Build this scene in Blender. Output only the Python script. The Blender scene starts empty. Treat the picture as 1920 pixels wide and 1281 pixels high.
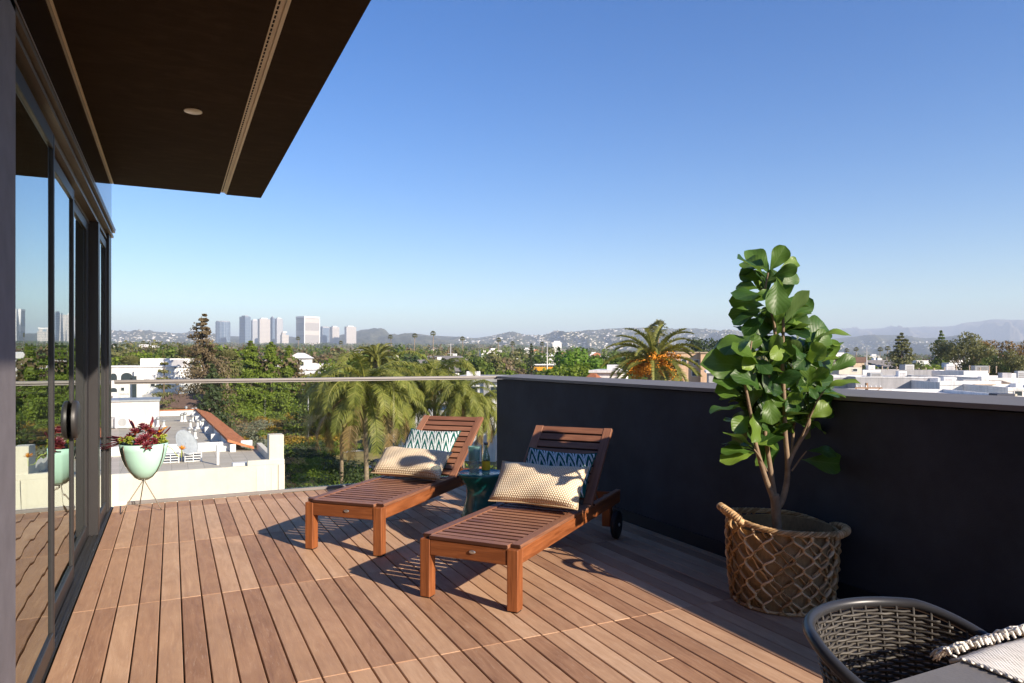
import bpy, bmesh, math, random
import numpy as np
from mathutils import Vector, Matrix, Euler

R = math.radians
PI = math.pi
rng = random.Random(7)

# ------------------------------------------------------------------ camera, sky, sun, exposure
SC = bpy.context.scene
COL = SC.collection
CAM_H = 1.28
F_PX = 1320.0
YAW = math.atan2(638.0, F_PX)
cd = bpy.data.cameras.new("camera")
cam = bpy.data.objects.new("camera", cd)
COL.objects.link(cam)
cam.location = (0, 0, CAM_H)
cam.rotation_euler = (PI / 2, 0, -YAW)
cd.sensor_width = 36.0
cd.lens = 36.0 * F_PX / 1920.0
cd.shift_y = 31.5 / 1920.0
cd.clip_start = 0.05
cd.clip_end = 90000.0
SC.camera = cam

SUN_DIR = Vector((0.78, -1.93, 1.0)).normalized()      # towards the sun
SUN_EL = math.asin(SUN_DIR.z)
W = bpy.data.worlds.new("World")
SC.world = W
W.use_nodes = True
wn = W.node_tree
for n in list(wn.nodes):
    wn.nodes.remove(n)
wo = wn.nodes.new("ShaderNodeOutputWorld")
wb = wn.nodes.new("ShaderNodeBackground")
ws = wn.nodes.new("ShaderNodeTexSky")
ws.sky_type = 'NISHITA'
ws.sun_disc = False
ws.sun_elevation = SUN_EL
ws.sun_rotation = math.atan2(SUN_DIR.x, SUN_DIR.y)
ws.altitude = 60
ws.air_density = 1.0
ws.dust_density = 0.3
ws.ozone_density = 1.6
wb.inputs['Strength'].default_value = 0.091
wh = wn.nodes.new("ShaderNodeHueSaturation")
wh.inputs['Saturation'].default_value = 1.48
wh.inputs['Hue'].default_value = 0.515
wn.links.new(ws.outputs[0], wh.inputs['Color'])
wn.links.new(wh.outputs[0], wb.inputs['Color'])
wn.links.new(wb.outputs[0], wo.inputs['Surface'])

sl = bpy.data.lights.new("sun", 'SUN')
sl.energy = 5.0
sl.angle = R(0.53)
sl.color = (1.0, 0.87, 0.72)
so = bpy.data.objects.new("sun", sl)
COL.objects.link(so)
so.location = (20, -40, 30)
so.rotation_euler = SUN_DIR.to_track_quat('Z', 'Y').to_euler()

SC.view_settings.view_transform = 'Standard'
SC.view_settings.look = 'None'
SC.view_settings.exposure = 1.0
SC.view_settings.gamma = 1.0
SC.render.engine = 'CYCLES'
SC.cycles.use_denoising = True
SC.cycles.max_bounces = 10
SC.cycles.transparent_max_bounces = 24
SC.cycles.volume_bounces = 0
SC.cycles.sample_clamp_indirect = 6.0
SC.cycles.caustics_reflective = False
SC.cycles.caustics_refractive = False
HAZE_DENSITY = 1.25e-4

CSN, CCS = math.sin(YAW), math.cos(YAW)


def at(u, v, d):
    """world point that lies d metres ahead of the camera, seen at pixel u,v of the photograph"""
    a = (u - 960) / F_PX
    b = (672 - v) / F_PX
    return Vector(((CSN + a * CCS) * d, (CCS - a * CSN) * d, CAM_H + b * d))


def hd(u):
    """unit horizontal direction of a pixel column"""
    a = (u - 960) / F_PX
    return Vector((CSN + a * CCS, CCS - a * CSN, 0)).normalized()


def px_of(x, y):
    d = x * CSN + y * CCS
    return 960 + F_PX * (x * CCS - y * CSN) / max(d, 1e-3)


# ------------------------------------------------------------------ tagging
def tag(o, label=None, cat=None, group=None, kind=None):
    if label:
        o['label'] = label
    if cat:
        o['category'] = cat
    if group:
        o['group'] = group
    if kind:
        o['kind'] = kind
    return o


def thing(name, label, cat, loc=(0, 0, 0), rz=0.0, group=None):
    o = bpy.data.objects.new(name, None)
    o.empty_display_size = 0.2
    COL.objects.link(o)
    o.location = loc
    o.rotation_euler = (0, 0, rz)
    return tag(o, label, cat, group)


def copy_tree(o, parent=None):
    c = o.copy()
    COL.objects.link(c)
    if parent is not None:
        c.parent = parent
    for ch in [k for k in KIDS.get(o.name, [])]:
        copy_tree(ch, c)
    return c


KIDS = {}


class MB:
    """collects shapes into one mesh; every vertex also gets a grain coordinate g (long axis first)"""

    def __init__(self):
        self.v, self.f, self.m, self.g, self.uv = [], [], [], [], {}

    def add(self, verts, faces, mi=0, g=None, uv=None):
        b = len(self.v)
        self.v.extend([tuple(p) for p in verts])
        if g is None:
            g = verts
        self.g.extend([tuple(p) for p in g])
        for i, f in enumerate(faces):
            if uv is not None:
                self.uv[len(self.f)] = uv[i]
            self.f.append(tuple(b + k for k in f))
            self.m.append(mi)

    def box(self, c, s, rot=None, mi=0, ch=0.0):
        """box of size s about c; ch bevels the edges"""
        hx, hy, hz = s[0] / 2, s[1] / 2, s[2] / 2
        c = Vector(c)
        off = Vector((rng.uniform(0, 50), rng.uniform(0, 50), rng.uniform(0, 50)))
        ax = sorted(range(3), key=lambda k: -s[k])
        if ch > 0:
            ch = min(ch, 0.45 * min(s))
            vs = []
            idx = {}
            for sx in (-1, 1):
                for sy in (-1, 1):
                    for sz in (-1, 1):
                        for k in range(3):
                            p = [sx * hx, sy * hy, sz * hz]
                            for j in range(3):
                                if j != k:
                                    p[j] -= (sx, sy, sz)[j] * ch
                            idx[(sx, sy, sz, k)] = len(vs)
                            vs.append(Vector(p))
            fs = []
            for k in range(3):
                i, j = (k + 1) % 3, (k + 2) % 3
                for sg in (-1, 1):
                    q = []
                    for a, b in ((-1, -1), (1, -1), (1, 1), (-1, 1)):
                        t = [0, 0, 0]
                        t[k] = sg
                        t[i] = a
                        t[j] = b
                        q.append(idx[(t[0], t[1], t[2], k)])
                    fs.append(q if sg > 0 else q[::-1])
            for k in range(3):            # edges along k
                i, j = (k + 1) % 3, (k + 2) % 3
                for a in (-1, 1):
                    for b in (-1, 1):
                        def q(sk, face):
                            t = [0, 0, 0]
                            t[k] = sk
                            t[i] = a
                            t[j] = b
                            return idx[(t[0], t[1], t[2], face)]
                        f = [q(-1, i), q(1, i), q(1, j), q(-1, j)]
                        fs.append(f if a * b < 0 else f[::-1])
            for sx in (-1, 1):
                for sy in (-1, 1):
                    for sz in (-1, 1):
                        f = [idx[(sx, sy, sz, k)] for k in range(3)]
                        fs.append(f if sx * sy * sz > 0 else f[::-1])
        else:
            vs = [Vector((x, y, z)) for z in (-hz, hz) for y in (-hy, hy) for x in (-hx, hx)]
            fs = [(0, 2, 3, 1), (4, 5, 7, 6), (0, 1, 5, 4), (2, 6, 7, 3), (0, 4, 6, 2), (1, 3, 7, 5)]
        g = [(p[ax[0]] + off.x, p[ax[1]] + off.y, p[ax[2]] + off.z) for p in vs]
        if rot is not None:
            vs = [rot @ p for p in vs]
        self.add([p + c for p in vs], fs, mi, g)

    def bar(self, p0, p1, w, h, up=(0, 0, 1), mi=0, ch=0.0):
        p0, p1 = Vector(p0), Vector(p1)
        d = p1 - p0
        L = d.length
        x = d / L
        y = Vector(up).cross(x)
        if y.length < 1e-5:
            y = Vector((1, 0, 0)).cross(x)
        y.normalize()
        z = x.cross(y)
        rot = Matrix((x, y, z)).transposed()
        self.box((p0 + p1) / 2, (L, w, h), rot, mi, ch)

    def tube(self, pts, rad, n=6, mi=0, closed=False, caps=True, flat=1.0):
        pts = [Vector(p) for p in pts]
        N = len(pts)
        if not hasattr(rad, '__len__'):
            rad = [rad] * N
        vs, g = [], []
        up = Vector((0, 0, 1))
        t0 = (pts[1] - pts[0]).normalized()
        if abs(t0.dot(up)) > 0.95:
            up = Vector((1, 0, 0))
        a = up.cross(t0).normalized()
        s = 0.0
        off = rng.uniform(0, 50)
        for i, p in enumerate(pts):
            if closed:
                t = pts[(i + 1) % N] - pts[i - 1]
            else:
                t = pts[min(i + 1, N - 1)] - pts[max(i - 1, 0)]
            if t.length < 1e-9:
                t = t0
            t.normalize()
            a = (a - t * a.dot(t))
            if a.length < 1e-6:
                a = t.orthogonal()
            a.normalize()
            b = t.cross(a)
            if i:
                s += (pts[i] - pts[i - 1]).length
            for k in range(n):
                th = 2 * PI * k / n
                vs.append(p + (a * math.cos(th) + b * math.sin(th) * flat) * rad[i])
                g.append((s + off, math.cos(th) * rad[i], math.sin(th) * rad[i]))
        fs = []
        M = N if closed else N - 1
        for i in range(M):
            j = (i + 1) % N
            for k in range(n):
                l = (k + 1) % n
                fs.append((i * n + k, i * n + l, j * n + l, j * n + k))
        if caps and not closed:
            fs.append(tuple(range(n - 1, -1, -1)))
            fs.append(tuple((N - 1) * n + k for k in range(n)))
        self.add(vs, fs, mi, g)

    def lathe(self, prof, n=24, c=(0, 0, 0), mi=0, rot=None, cap_top=False, cap_bot=False):
        c = Vector(c)
        vs, fs = [], []
        for (r, z) in prof:
            for k in range(n):
                th = 2 * PI * k / n
                p = Vector((r * math.cos(th), r * math.sin(th), z))
                if rot is not None:
                    p = rot @ p
                vs.append(c + p)
        for i in range(len(prof) - 1):
            for k in range(n):
                l = (k + 1) % n
                fs.append((i * n + k, i * n + l, (i + 1) * n + l, (i + 1) * n + k))
        if cap_top:
            fs.append(tuple((len(prof) - 1) * n + k for k in range(n)))
        if cap_bot:
            fs.append(tuple(range(n - 1, -1, -1)))
        self.add(vs, fs, mi)

    def prism(self, poly, z0, z1, mi=0, mi_top=None):
        n = len(poly)
        vs = [(p[0], p[1], z0) for p in poly] + [(p[0], p[1], z1) for p in poly]
        fs = [(i, (i + 1) % n, n + (i + 1) % n, n + i) for i in range(n)]
        self.add(vs, fs, mi)
        self.add(vs, [tuple(range(n - 1, -1, -1))], mi)
        self.add(vs, [tuple(n + i for i in range(n))], mi if mi_top is None else mi_top)

    def mesh(self, name, mats, smooth=False):
        me = bpy.data.meshes.new(name)
        me.from_pydata(self.v, [], self.f)
        for m in mats:
            me.materials.append(m)
        me.polygons.foreach_set('material_index', self.m)
        at_ = me.attributes.new('g', 'FLOAT_VECTOR', 'POINT')
        at_.data.foreach_set('vector', np.array(self.g, dtype=np.float32).ravel())
        if self.uv:
            uvl = me.uv_layers.new(name='UVMap')
            for fi, cs in self.uv.items():
                p = me.polygons[fi]
                for k, li in enumerate(p.loop_indices):
                    uvl.data[li].uv = cs[k]
        if smooth:
            me.polygons.foreach_set('use_smooth', [True] * len(me.polygons))
        me.update()
        return me

    def build(self, name, mats, parent=None, smooth=False, loc=None):
        if not isinstance(mats, (list, tuple)):
            mats = [mats]
        return link(name, self.mesh(name, mats, smooth), parent, loc)


def link(name, me, parent=None, loc=None):
    o = bpy.data.objects.new(name, me)
    COL.objects.link(o)
    if parent is not None:
        o.parent = parent
        KIDS.setdefault(parent.name, []).append(o)
    if loc is not None:
        o.location = loc
    return o


def bevel(o, w=0.003, seg=2):
    m = o.modifiers.new("bevel", 'BEVEL')
    m.width = w
    m.segments = seg
    m.limit_method = 'ANGLE'
    m.angle_limit = R(40)
    return o


# ------------------------------------------------------------------ material helpers
class NT:
    def __init__(self, name):
        self.m = bpy.data.materials.new(name)
        self.m.use_nodes = True
        self.t = self.m.node_tree
        for n in list(self.t.nodes):
            self.t.nodes.remove(n)
        self.out = self.t.nodes.new("ShaderNodeOutputMaterial")

    def n(self, typ, **kw):
        nd = self.t.nodes.new(typ)
        for k, v in kw.items():
            if k.startswith('_'):
                setattr(nd, k[1:], v)
            else:
                self.set(nd.inputs[k.replace('__', ' ')], v)
        return nd

    def set(self, sock, v):
        if isinstance(v, bpy.types.NodeSocket):
            self.t.links.new(v, sock)
        else:
            if isinstance(v, (tuple, list)) and len(v) == 3 and sock.type == 'RGBA':
                v = (*v, 1)
            sock.default_value = v

    def math(self, op, a, b=0.0, c=None):
        nd = self.t.nodes.new("ShaderNodeMath")
        nd.operation = op
        self.set(nd.inputs[0], a)
        self.set(nd.inputs[1], b)
        if c is not None:
            self.set(nd.inputs[2], c)
        return nd.outputs[0]

    def mix(self, fac, a, b, blend='MIX'):
        nd = self.t.nodes.new("ShaderNodeMix")
        nd.data_type = 'RGBA'
        nd.blend_type = blend
        self.set(nd.inputs[0], fac)
        self.set(nd.inputs[6], a)
        self.set(nd.inputs[7], b)
        return nd.outputs[2]

    def ramp(self, fac, stops):
        nd = self.t.nodes.new("ShaderNodeValToRGB")
        cr = nd.color_ramp
        while len(cr.elements) < len(stops):
            cr.elements.new(0.5)
        for e, (p, c) in zip(cr.elements, stops):
            e.position = p
            e.color = (*c, 1) if len(c) == 3 else c
        self.set(nd.inputs[0], fac)
        return nd.outputs[0]

    def mapr(self, v, a, b, c, d):
        nd = self.t.nodes.new("ShaderNodeMapRange")
        for i, x in enumerate((v, a, b, c, d)):
            self.set(nd.inputs[i], x)
        return nd.outputs[0]

    def attr(self, name):
        nd = self.t.nodes.new("ShaderNodeAttribute")
        nd.attribute_name = name
        return nd.outputs['Vector']

    def obj(self):
        return self.t.nodes.new("ShaderNodeTexCoord").outputs['Object']

    def uv(self):
        return self.t.nodes.new("ShaderNodeTexCoord").outputs['UV']

    def scale(self, vec, s, loc=(0, 0, 0)):
        nd = self.t.nodes.new("ShaderNodeMapping")
        self.set(nd.inputs[0], vec)
        nd.inputs['Scale'].default_value = s
        nd.inputs['Location'].default_value = loc
        return nd.outputs[0]

    def noise(self, vec, scale=5, detail=4, rough=.55, dist=0.0):
        nd = self.t.nodes.new("ShaderNodeTexNoise")
        if vec is not None:
            self.set(nd.inputs['Vector'], vec)
        nd.inputs['Scale'].default_value = scale
        nd.inputs['Detail'].default_value = detail
        nd.inputs['Roughness'].default_value = rough
        nd.inputs['Distortion'].default_value = dist
        return nd.outputs[0]

    def island(self):
        return self.t.nodes.new("ShaderNodeNewGeometry").outputs['Random Per Island']

    def objrand(self):
        return self.t.nodes.new("ShaderNodeObjectInfo").outputs['Random']

    def bump(self, h, strength=.3, dist=.01):
        nd = self.t.nodes.new("ShaderNodeBump")
        nd.inputs['Strength'].default_value = strength
        nd.inputs['Distance'].default_value = dist
        self.set(nd.inputs['Height'], h)
        return nd.outputs[0]

    def sep(self, v):
        nd = self.t.nodes.new("ShaderNodeSeparateXYZ")
        self.set(nd.inputs[0], v)
        return nd.outputs

    def comb(self, x, y, z=0.0):
        nd = self.t.nodes.new("ShaderNodeCombineXYZ")
        self.set(nd.inputs[0], x)
        self.set(nd.inputs[1], y)
        self.set(nd.inputs[2], z)
        return nd.outputs[0]

    def bsdf(self, color, rough=.6, metal=0.0, spec=.4, normal=None, **kw):
        nd = self.t.nodes.new("ShaderNodeBsdfPrincipled")
        self.set(nd.inputs['Base Color'], color)
        self.set(nd.inputs['Roughness'], rough)
        self.set(nd.inputs['Metallic'], metal)
        self.set(nd.inputs['Specular IOR Level'], spec)
        if normal is not None:
            self.set(nd.inputs['Normal'], normal)
        for k, v in kw.items():
            self.set(nd.inputs[k.replace('__', ' ')], v)
        return nd.outputs[0]

    def surf(self, s):
        self.t.links.new(s, self.out.inputs['Surface'])
        return self.m


def simple(name, col, rough=.6, metal=0., spec=.4, var=.12, nscale=6., bump=.0, bscale=40., bdist=.004):
    """plain colour with a little mottling and relief"""
    t = NT(name)
    o = t.obj()
    n = t.noise(o, nscale, 5, .6)
    lo = tuple(max(0, c * (1 - var)) for c in col)
    hi = tuple(min(1, c * (1 + var)) for c in col)
    c = t.ramp(n, [(.3, lo), (.7, hi)])
    nm = t.bump(t.noise(o, bscale, 4, .6), bump, bdist) if bump else None
    return t.surf(t.bsdf(c, rough, metal, spec, nm))


def streaky(name, col, rough=.9, var=.10, dirt=.22):
    """painted plaster with rain streaks and grime"""
    t = NT(name)
    o = t.obj()
    n = t.noise(o, .7, 5, .6)
    s_ = t.noise(t.scale(o, (2.2, 2.2, .16)), 1.0, 5, .65, .4)
    c = t.ramp(n, [(.3, tuple(c_ * (1 - var) for c_ in col)), (.7, tuple(min(1, c_ * (1 + var)) for c_ in col))])
    c = t.mix(t.math('MULTIPLY', t.mapr(s_, .48, .72, 0, 1), dirt * 2), c, tuple(c_ * .45 for c_ in col))
    return t.surf(t.bsdf(c, rough, 0, .2, t.bump(t.noise(o, 20, 4, .6), .2, .01)))


def foliage(name, c1, c2, c3=None, rough=.55, trans=.25, spec=.3):
    """leaf colours that differ from leaf to leaf and clump to clump"""
    t = NT(name)
    r = t.island()
    n = t.noise(t.obj(), .9, 2, .5)
    stops = [(0, c1), (.6, c2), (1, c3 or c2)]
    c = t.ramp(t.math('ADD', t.math('MULTIPLY', r, .65), t.math('MULTIPLY', n, .35)), stops)
    a = t.bsdf(c, rough, 0, spec)
    if trans <= 0:
        return t.surf(a)
    tr = t.n("ShaderNodeBsdfTranslucent", Color=t.mix(.5, c, (c2[0] * 1.6, c2[1] * 1.7, c2[2] * .8)))
    mx = t.n("ShaderNodeMixShader", Fac=trans)
    t.t.links.new(a, mx.inputs[1])
    t.t.links.new(tr.outputs[0], mx.inputs[2])
    return t.surf(mx.outputs[0])


def wood(name, cols, rough=.5, spec=.35, grain=(3, 45, 45), bumpd=.0012, tint=.5):
    t = NT(name)
    g = t.attr('g')
    gs = t.scale(g, grain)
    n1 = t.noise(gs, 1.0, 6, .62, .6)
    n2 = t.noise(t.scale(g, (grain[0] * .5, grain[1] * .25, grain[2] * .25)), 1.0, 3, .5, 1.4)
    r = t.island()
    f = t.math('ADD', t.math('MULTIPLY', n1, 1 - tint * .5), t.math('MULTIPLY', t.math('SUBTRACT', r, .5), tint))
    f = t.math('ADD', f, t.math('MULTIPLY', t.math('SUBTRACT', n2, .5), .5))
    c = t.ramp(f, [(.2, cols[0]), (.5, cols[1]), (.8, cols[2])])
    ro = t.mapr(n1, .3, .7, rough - .1, rough + .15)
    return t.surf(t.bsdf(c, ro, 0, spec, t.bump(n1, .5, bumpd)))
# ------------------------------------------------------------------ materials of the terrace
def mk_deck():
    t = NT("deck_wood")
    g = t.attr('g')
    r = t.island()
    geo = t.t.nodes.new("ShaderNodeNewGeometry").outputs['Position']
    n1 = t.noise(t.scale(g, (5, 85, 85)), 1.0, 6, .65, .9)
    n2 = t.noise(t.scale(g, (2.2, 12, 12)), 1.0, 4, .6, 2.2)
    n3 = t.noise(geo, 2.3, 4, .6, .5)
    f = t.math('ADD', t.math('MULTIPLY', n1, .34), t.math('MULTIPLY', n2, .46))
    f = t.math('ADD', f, t.math('MULTIPLY', t.math('SUBTRACT', r, .5), .42))
    f = t.math('ADD', f, .10)
    c = t.ramp(f, [(.12, (.225, .110, .062)), (.36, (.395, .222, .130)), (.6, (.53, .325, .195)), (.9, (.72, .49, .32))])
    grey = t.ramp(n3, [(.35, (1, 1, 1)), (.75, (.80, .80, .82))])
    c = t.mix(1.0, c, grey, 'MULTIPLY')
    scuff = t.noise(t.scale(g, (18, 150, 150)), 1.0, 3, .5, .3)
    c = t.mix(t.math('MULTIPLY', t.mapr(scuff, .60, .74, 0, 1), .28), c, (.62, .48, .37))
    ro = t.mapr(n1, .3, .7, .5, .75)
    return t.surf(t.bsdf(c, ro, 0, .22, t.bump(n1, .45, .0012)))


M_DECK = mk_deck()
M_BLACK = simple("black_membrane", (.012, .011, .012), .8)
M_STUCCO = simple("charcoal_stucco", (.031, .036, .047), .85, var=.34, nscale=2.4, bump=.35, bscale=170, bdist=.003)
M_STUCCO_SKIRT = simple("black_skirt", (.012, .013, .018), .7)
M_CAP = simple("grey_metal_cap", (.175, .162, .15), .6, .0, var=.06, bump=.05, bscale=60)
M_PILLAR = simple("taupe_stucco", (.17, .155, .165), .9, var=.12, nscale=9, bump=.5, bscale=230, bdist=.003)


def mk_soffit():
    t = NT("brown_soffit_panel")
    o = t.obj()
    n1 = t.noise(t.scale(o, (1.6, 4, 4)), 3.2, 8, .72, .5)
    n2 = t.noise(o, .8, 4, .6, 1.2)
    f = t.math('ADD', t.math('MULTIPLY', n1, .6), t.math('MULTIPLY', n2, .4))
    c = t.ramp(f, [(.3, (.032, .0205, .0128)), (.52, (.048, .031, .0195)), (.72, (.080, .052, .033))])
    return t.surf(t.bsdf(c, .85, 0, .06, t.bump(n1, .3, .003)))


M_SOFFIT = mk_soffit()
M_TRIM = simple("beige_trim", (.80, .70, .52), .5, var=.08)
M_SLOT = simple("slot_black", (.01, .01, .01), .9)
M_LAMP = simple("downlight_lens", (.88, .84, .76), .35, var=.03)
M_BRONZE = simple("bronze_aluminium", (.050, .047, .048), .42, .5, var=.05)
M_HEADER = simple("brown_header", (.14, .112, .085), .42, .4, var=.08, nscale=12)
M_FASCIA = simple("gloss_black_fascia", (.012, .013, .016), .08, 0, .6, var=.05)
M_TRACK = simple("door_track", (.06, .058, .058), .45, .5, var=.1)
M_RAIL = simple("rail_aluminium", (.27, .25, .24), .42, .5, var=.05)


def mk_glass(name, refl0, refl1, tint, reflc=(1, 1, 1), wob=0.0):
    t = NT(name)
    lw = t.t.nodes.new("ShaderNodeLayerWeight")
    lw.inputs['Blend'].default_value = .5
    f = t.mapr(t.math('POWER', lw.outputs['Facing'], 2.6), 0, 1, refl0, refl1)
    kw = {}
    if wob:
        kw['Normal'] = t.bump(t.noise(t.scale(t.obj(), (1.0, 1.3, .55)), 1.5, 2, .4), .35, wob)
    gl = t.n("ShaderNodeBsdfGlossy", Color=reflc, Roughness=0.0, **kw)
    tr = t.n("ShaderNodeBsdfTransparent", Color=tint)
    mx = t.n("ShaderNodeMixShader", Fac=f)
    t.t.links.new(tr.outputs[0], mx.inputs[1])
    t.t.links.new(gl.outputs[0], mx.inputs[2])
    return t.surf(mx.outputs[0])


M_DOORGLASS = mk_glass("door_glass", .34, .92, (.50, .52, .48), (.86, .93, .92), .006)
M_GUARD = mk_glass("guard_glass", .015, .55, (.955, .975, .965), (.9, .95, .95))
M_CURTAIN = simple("sheer_curtain", (.44, .37, .22), .9, var=.1)
M_ROOM = simple("dark_room", (.05, .045, .04), .8)
M_ROOMFLOOR = simple("room_floor", (.13, .095, .06), .5)

# ------------------------------------------------------------------ deck and its edges
WX = 3.213          # face of the parapet
RY = 7.03           # glass railing
DX = -0.455         # door track
deck = MB()
GAP, PITCH = .0058, .0998
rows = [-2.24 + 1.278 * k for k in range(8)] + [6.985]
rows = [r for r in rows if r < 6.99]
x = DX + .004
k = 0
while x < WX - .01:
    w = min(PITCH - GAP, WX - .002 - x)
    for a, b in zip(rows[:-1], rows[1:]):
        g = .0016 if rng.random() < .75 else .0035
        cuts = [a, b]
        if rng.random() < .012 and b - a > 1:
            cuts = [a, a + rng.uniform(.3, .7) * (b - a), b]
        for p, q in zip(cuts[:-1], cuts[1:]):
            deck.box((x + w / 2, (p + q) / 2, -.011 + rng.uniform(-.0006, .0006)), (w, q - p - g, .022), ch=.0028)
    x += PITCH
deck_o = deck.build("deck", M_DECK)
tag(deck_o, "terrace floor of warm brown hardwood boards with dark gaps", kind='structure')
m = MB()
m.box((1.4, 2.25, -.065), (3.9, 9.6, .05))
tag(m.build("deck_underlay", M_BLACK), "black layer under the deck boards", kind='structure')

# parapet with its metal cap
par = thing("parapet_wall", "charcoal stucco parapet wall with grey metal cap along the right of the deck", "wall", (WX, RY, 0))
m = MB()
m.box((.14, -4.5, .24), (.28, 9.0, 1.62))
m.build("stucco_wall", M_STUCCO, par)
m = MB()
m.box((-.006, -4.52, .045), (.012, 8.9, .09))
m.build("skirting", M_STUCCO_SKIRT, par)
m = MB()
# sloping sheet cap with drip edges and seams
for y0, y1 in ((-9.0, -6.2), (-6.197, -3.2), (-3.197, .02)):
    prof = [(-.018, 1.058), (-.018, 1.082), (.30, 1.104), (.30, 1.058)]
    vs = [(px, y0, pz) for px, pz in prof] + [(px, y1, pz) for px, pz in prof]
    m.add(vs, [(0, 1, 5, 4), (1, 2, 6, 5), (2, 3, 7, 6), (3, 0, 4, 7), (3, 2, 1, 0), (4, 5, 6, 7)])
m.build("cap", M_CAP, par)

# glass railing
rail = thing("glass_railing", "frameless clear glass railing with flat grey top rail at the far deck edge", "railing", (DX, RY, 0))
for x0, x1 in ((.04, 1.247), (1.257, 2.50), (2.51, 3.655)):
    m = MB()
    m.box(((x0 + x1) / 2, 0, .545), (x1 - x0, .012, 1.03), ch=.0015)
    m.build("glass_panel", M_GUARD, rail)
m = MB()
m.box((1.835, 0, 1.079), (3.66, .05, .024), ch=.003)
m.box((1.835, 0, 1.060), (3.66, .022, .0135))
m.build("top_rail", M_RAIL, rail)
m = MB()
m.box((1.88, -.02, .012), (3.55, .022, .030), ch=.002)
m.box((1.88, .018, .008), (3.55, .020, .022), ch=.002)
m.build("base_channel", M_RAIL, rail)

# ------------------------------------------------------------------ the house the terrace belongs to
house = thing("house", "dark modern house with deep brown overhang and glass doors on the left", "house", (DX, RY, 0))


def H(mb, name, mat, smooth=False, parent=None):
    """build a mesh given in world coordinates as a part of the house"""
    o = mb.build(name, mat, parent or house, smooth)
    return o


hx, hy = DX, RY


def hb(mb, x0, x1, y0, y1, z0, z1, mi=0, ch=0.):
    mb.box(((x0 + x1) / 2 - hx, (y0 + y1) / 2 - hy, (z0 + z1) / 2), (x1 - x0, y1 - y0, z1 - z0), None, mi, ch)


# overhang
m = MB()
ST = .43
hb(m, -3.2, -.468, -6, 7.05, 2.80, 3.12)
hb(m, -.455, ST - .027, -6, 7.05, 2.80, 3.12)
hb(m, ST + .027, .762, -6, 7.05, 2.80, 3.12)
hb(m, -.468, -.455, -6, 7.05, 2.83, 3.12)
hb(m, ST - .027, ST + .027, -6, 7.05, 2.83, 3.12)
soff = H(m, "soffit", M_SOFFIT)
m = MB()
hb(m, -.4675, -.4555, -6, 7.02, 2.797, 2.815)
H(m, "reveal_trim", M_TRIM, parent=soff)
m = MB()
hb(m, ST - .0265, ST + .0265, -6, 7.0, 2.806, 2.82)
hb(m, ST + .010, ST + .0265, -6, 7.0, 2.796, 2.805)
y = -1.0
while y < 6.95:
    hb(m, ST - .018, ST - .010, y, y + .030, 2.8045, 2.807, 1)
    y += .046
H(m, "vent_strip", [M_TRIM, M_SLOT], parent=soff)
m = MB()
m.lathe([(.0, 2.792), (.040, 2.7925), (.047, 2.796), (.052, 2.795), (.052, 2.806)], 32, (.118 - hx, 4.75 - hy, 0))
H(m, "downlight", M_LAMP, True, parent=soff)

# fascia above the doors, header with its grooves
m = MB()
hb(m, -.62, -.468, -6, 6.98, 2.39, 2.797)
H(m, "fascia", M_FASCIA)
m = MB()
hb(m, -.64, -.440, 2.0, 6.985, 2.362, 2.388)
hb(m, -.64, -.462, 2.0, 6.98, 2.338, 2.361)
hb(m, -.64, -.452, 2.0, 6.98, 2.318, 2.337)
hb(m, -.64, -.492, 2.0, 6.98, 2.290, 2.317)
hb(m, -.64, -.486, 2.0, 6.98, 2.272, 2.289)
hb(m, -.64, -.535, 2.0, 6.98, 2.250, 2.271)
H(m, "door_header", M_HEADER)
m = MB()
hb(m, -.437, -.4345, 2.0, 6.985, 2.384, 2.3895)
H(m, "drip_edge", M_RAIL)
# track in the floor
m = MB()
hb(m, -.64, -.460, 2.0, 7.0, -.03, -.006)
for xx in (-.474, -.500, -.530, -.562):
    hb(m, xx - .004, xx + .004, 2.0, 6.9, -.006, .006)
H(m, "door_track", M_TRACK)
# pillar at the near left, with the wall behind it
m = MB()
hb(m, -.80, -.440, -6, 2.66, -.3, 2.797)
H(m, "pillar", M_PILLAR)


def leaf(name, gx, y0, y1, stile0, stile1, z0=.010, z1=2.25, d=.034, label=None):
    """a glazed leaf: frame of two stiles and two rails with its pane"""
    fr = MB()
    for a, b in ((y0, y0 + stile0), (y1 - stile1, y1)):
        hb(fr, gx - d / 2, gx + d / 2, a, b, z0, z1, 0, .003)
    hb(fr, gx - d / 2 + .001, gx + d / 2 - .001, y0 + stile0, y1 - stile1, z0, z0 + .085, 0, .003)
    hb(fr, gx - d / 2 + .001, gx + d / 2 - .001, y0 + stile0, y1 - stile1, z1 - .065, z1, 0, .003)
    o = H(fr, name, M_BRONZE)
    g = MB()
    hb(g, gx - .006, gx + .006, y0 + stile0 - .004, y1 - stile1 + .004, z0 + .08, z1 - .06)
    H(g, "pane", M_DOORGLASS, parent=o)
    return o


leaf("sliding_door", -.476, 2.20, 3.63, .05, .028)
l2 = leaf("sliding_door", -.524, 3.56, 4.76, .04, .040)
leaf("sliding_door", -.556, 4.62, 5.90, .045, .11)
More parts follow.
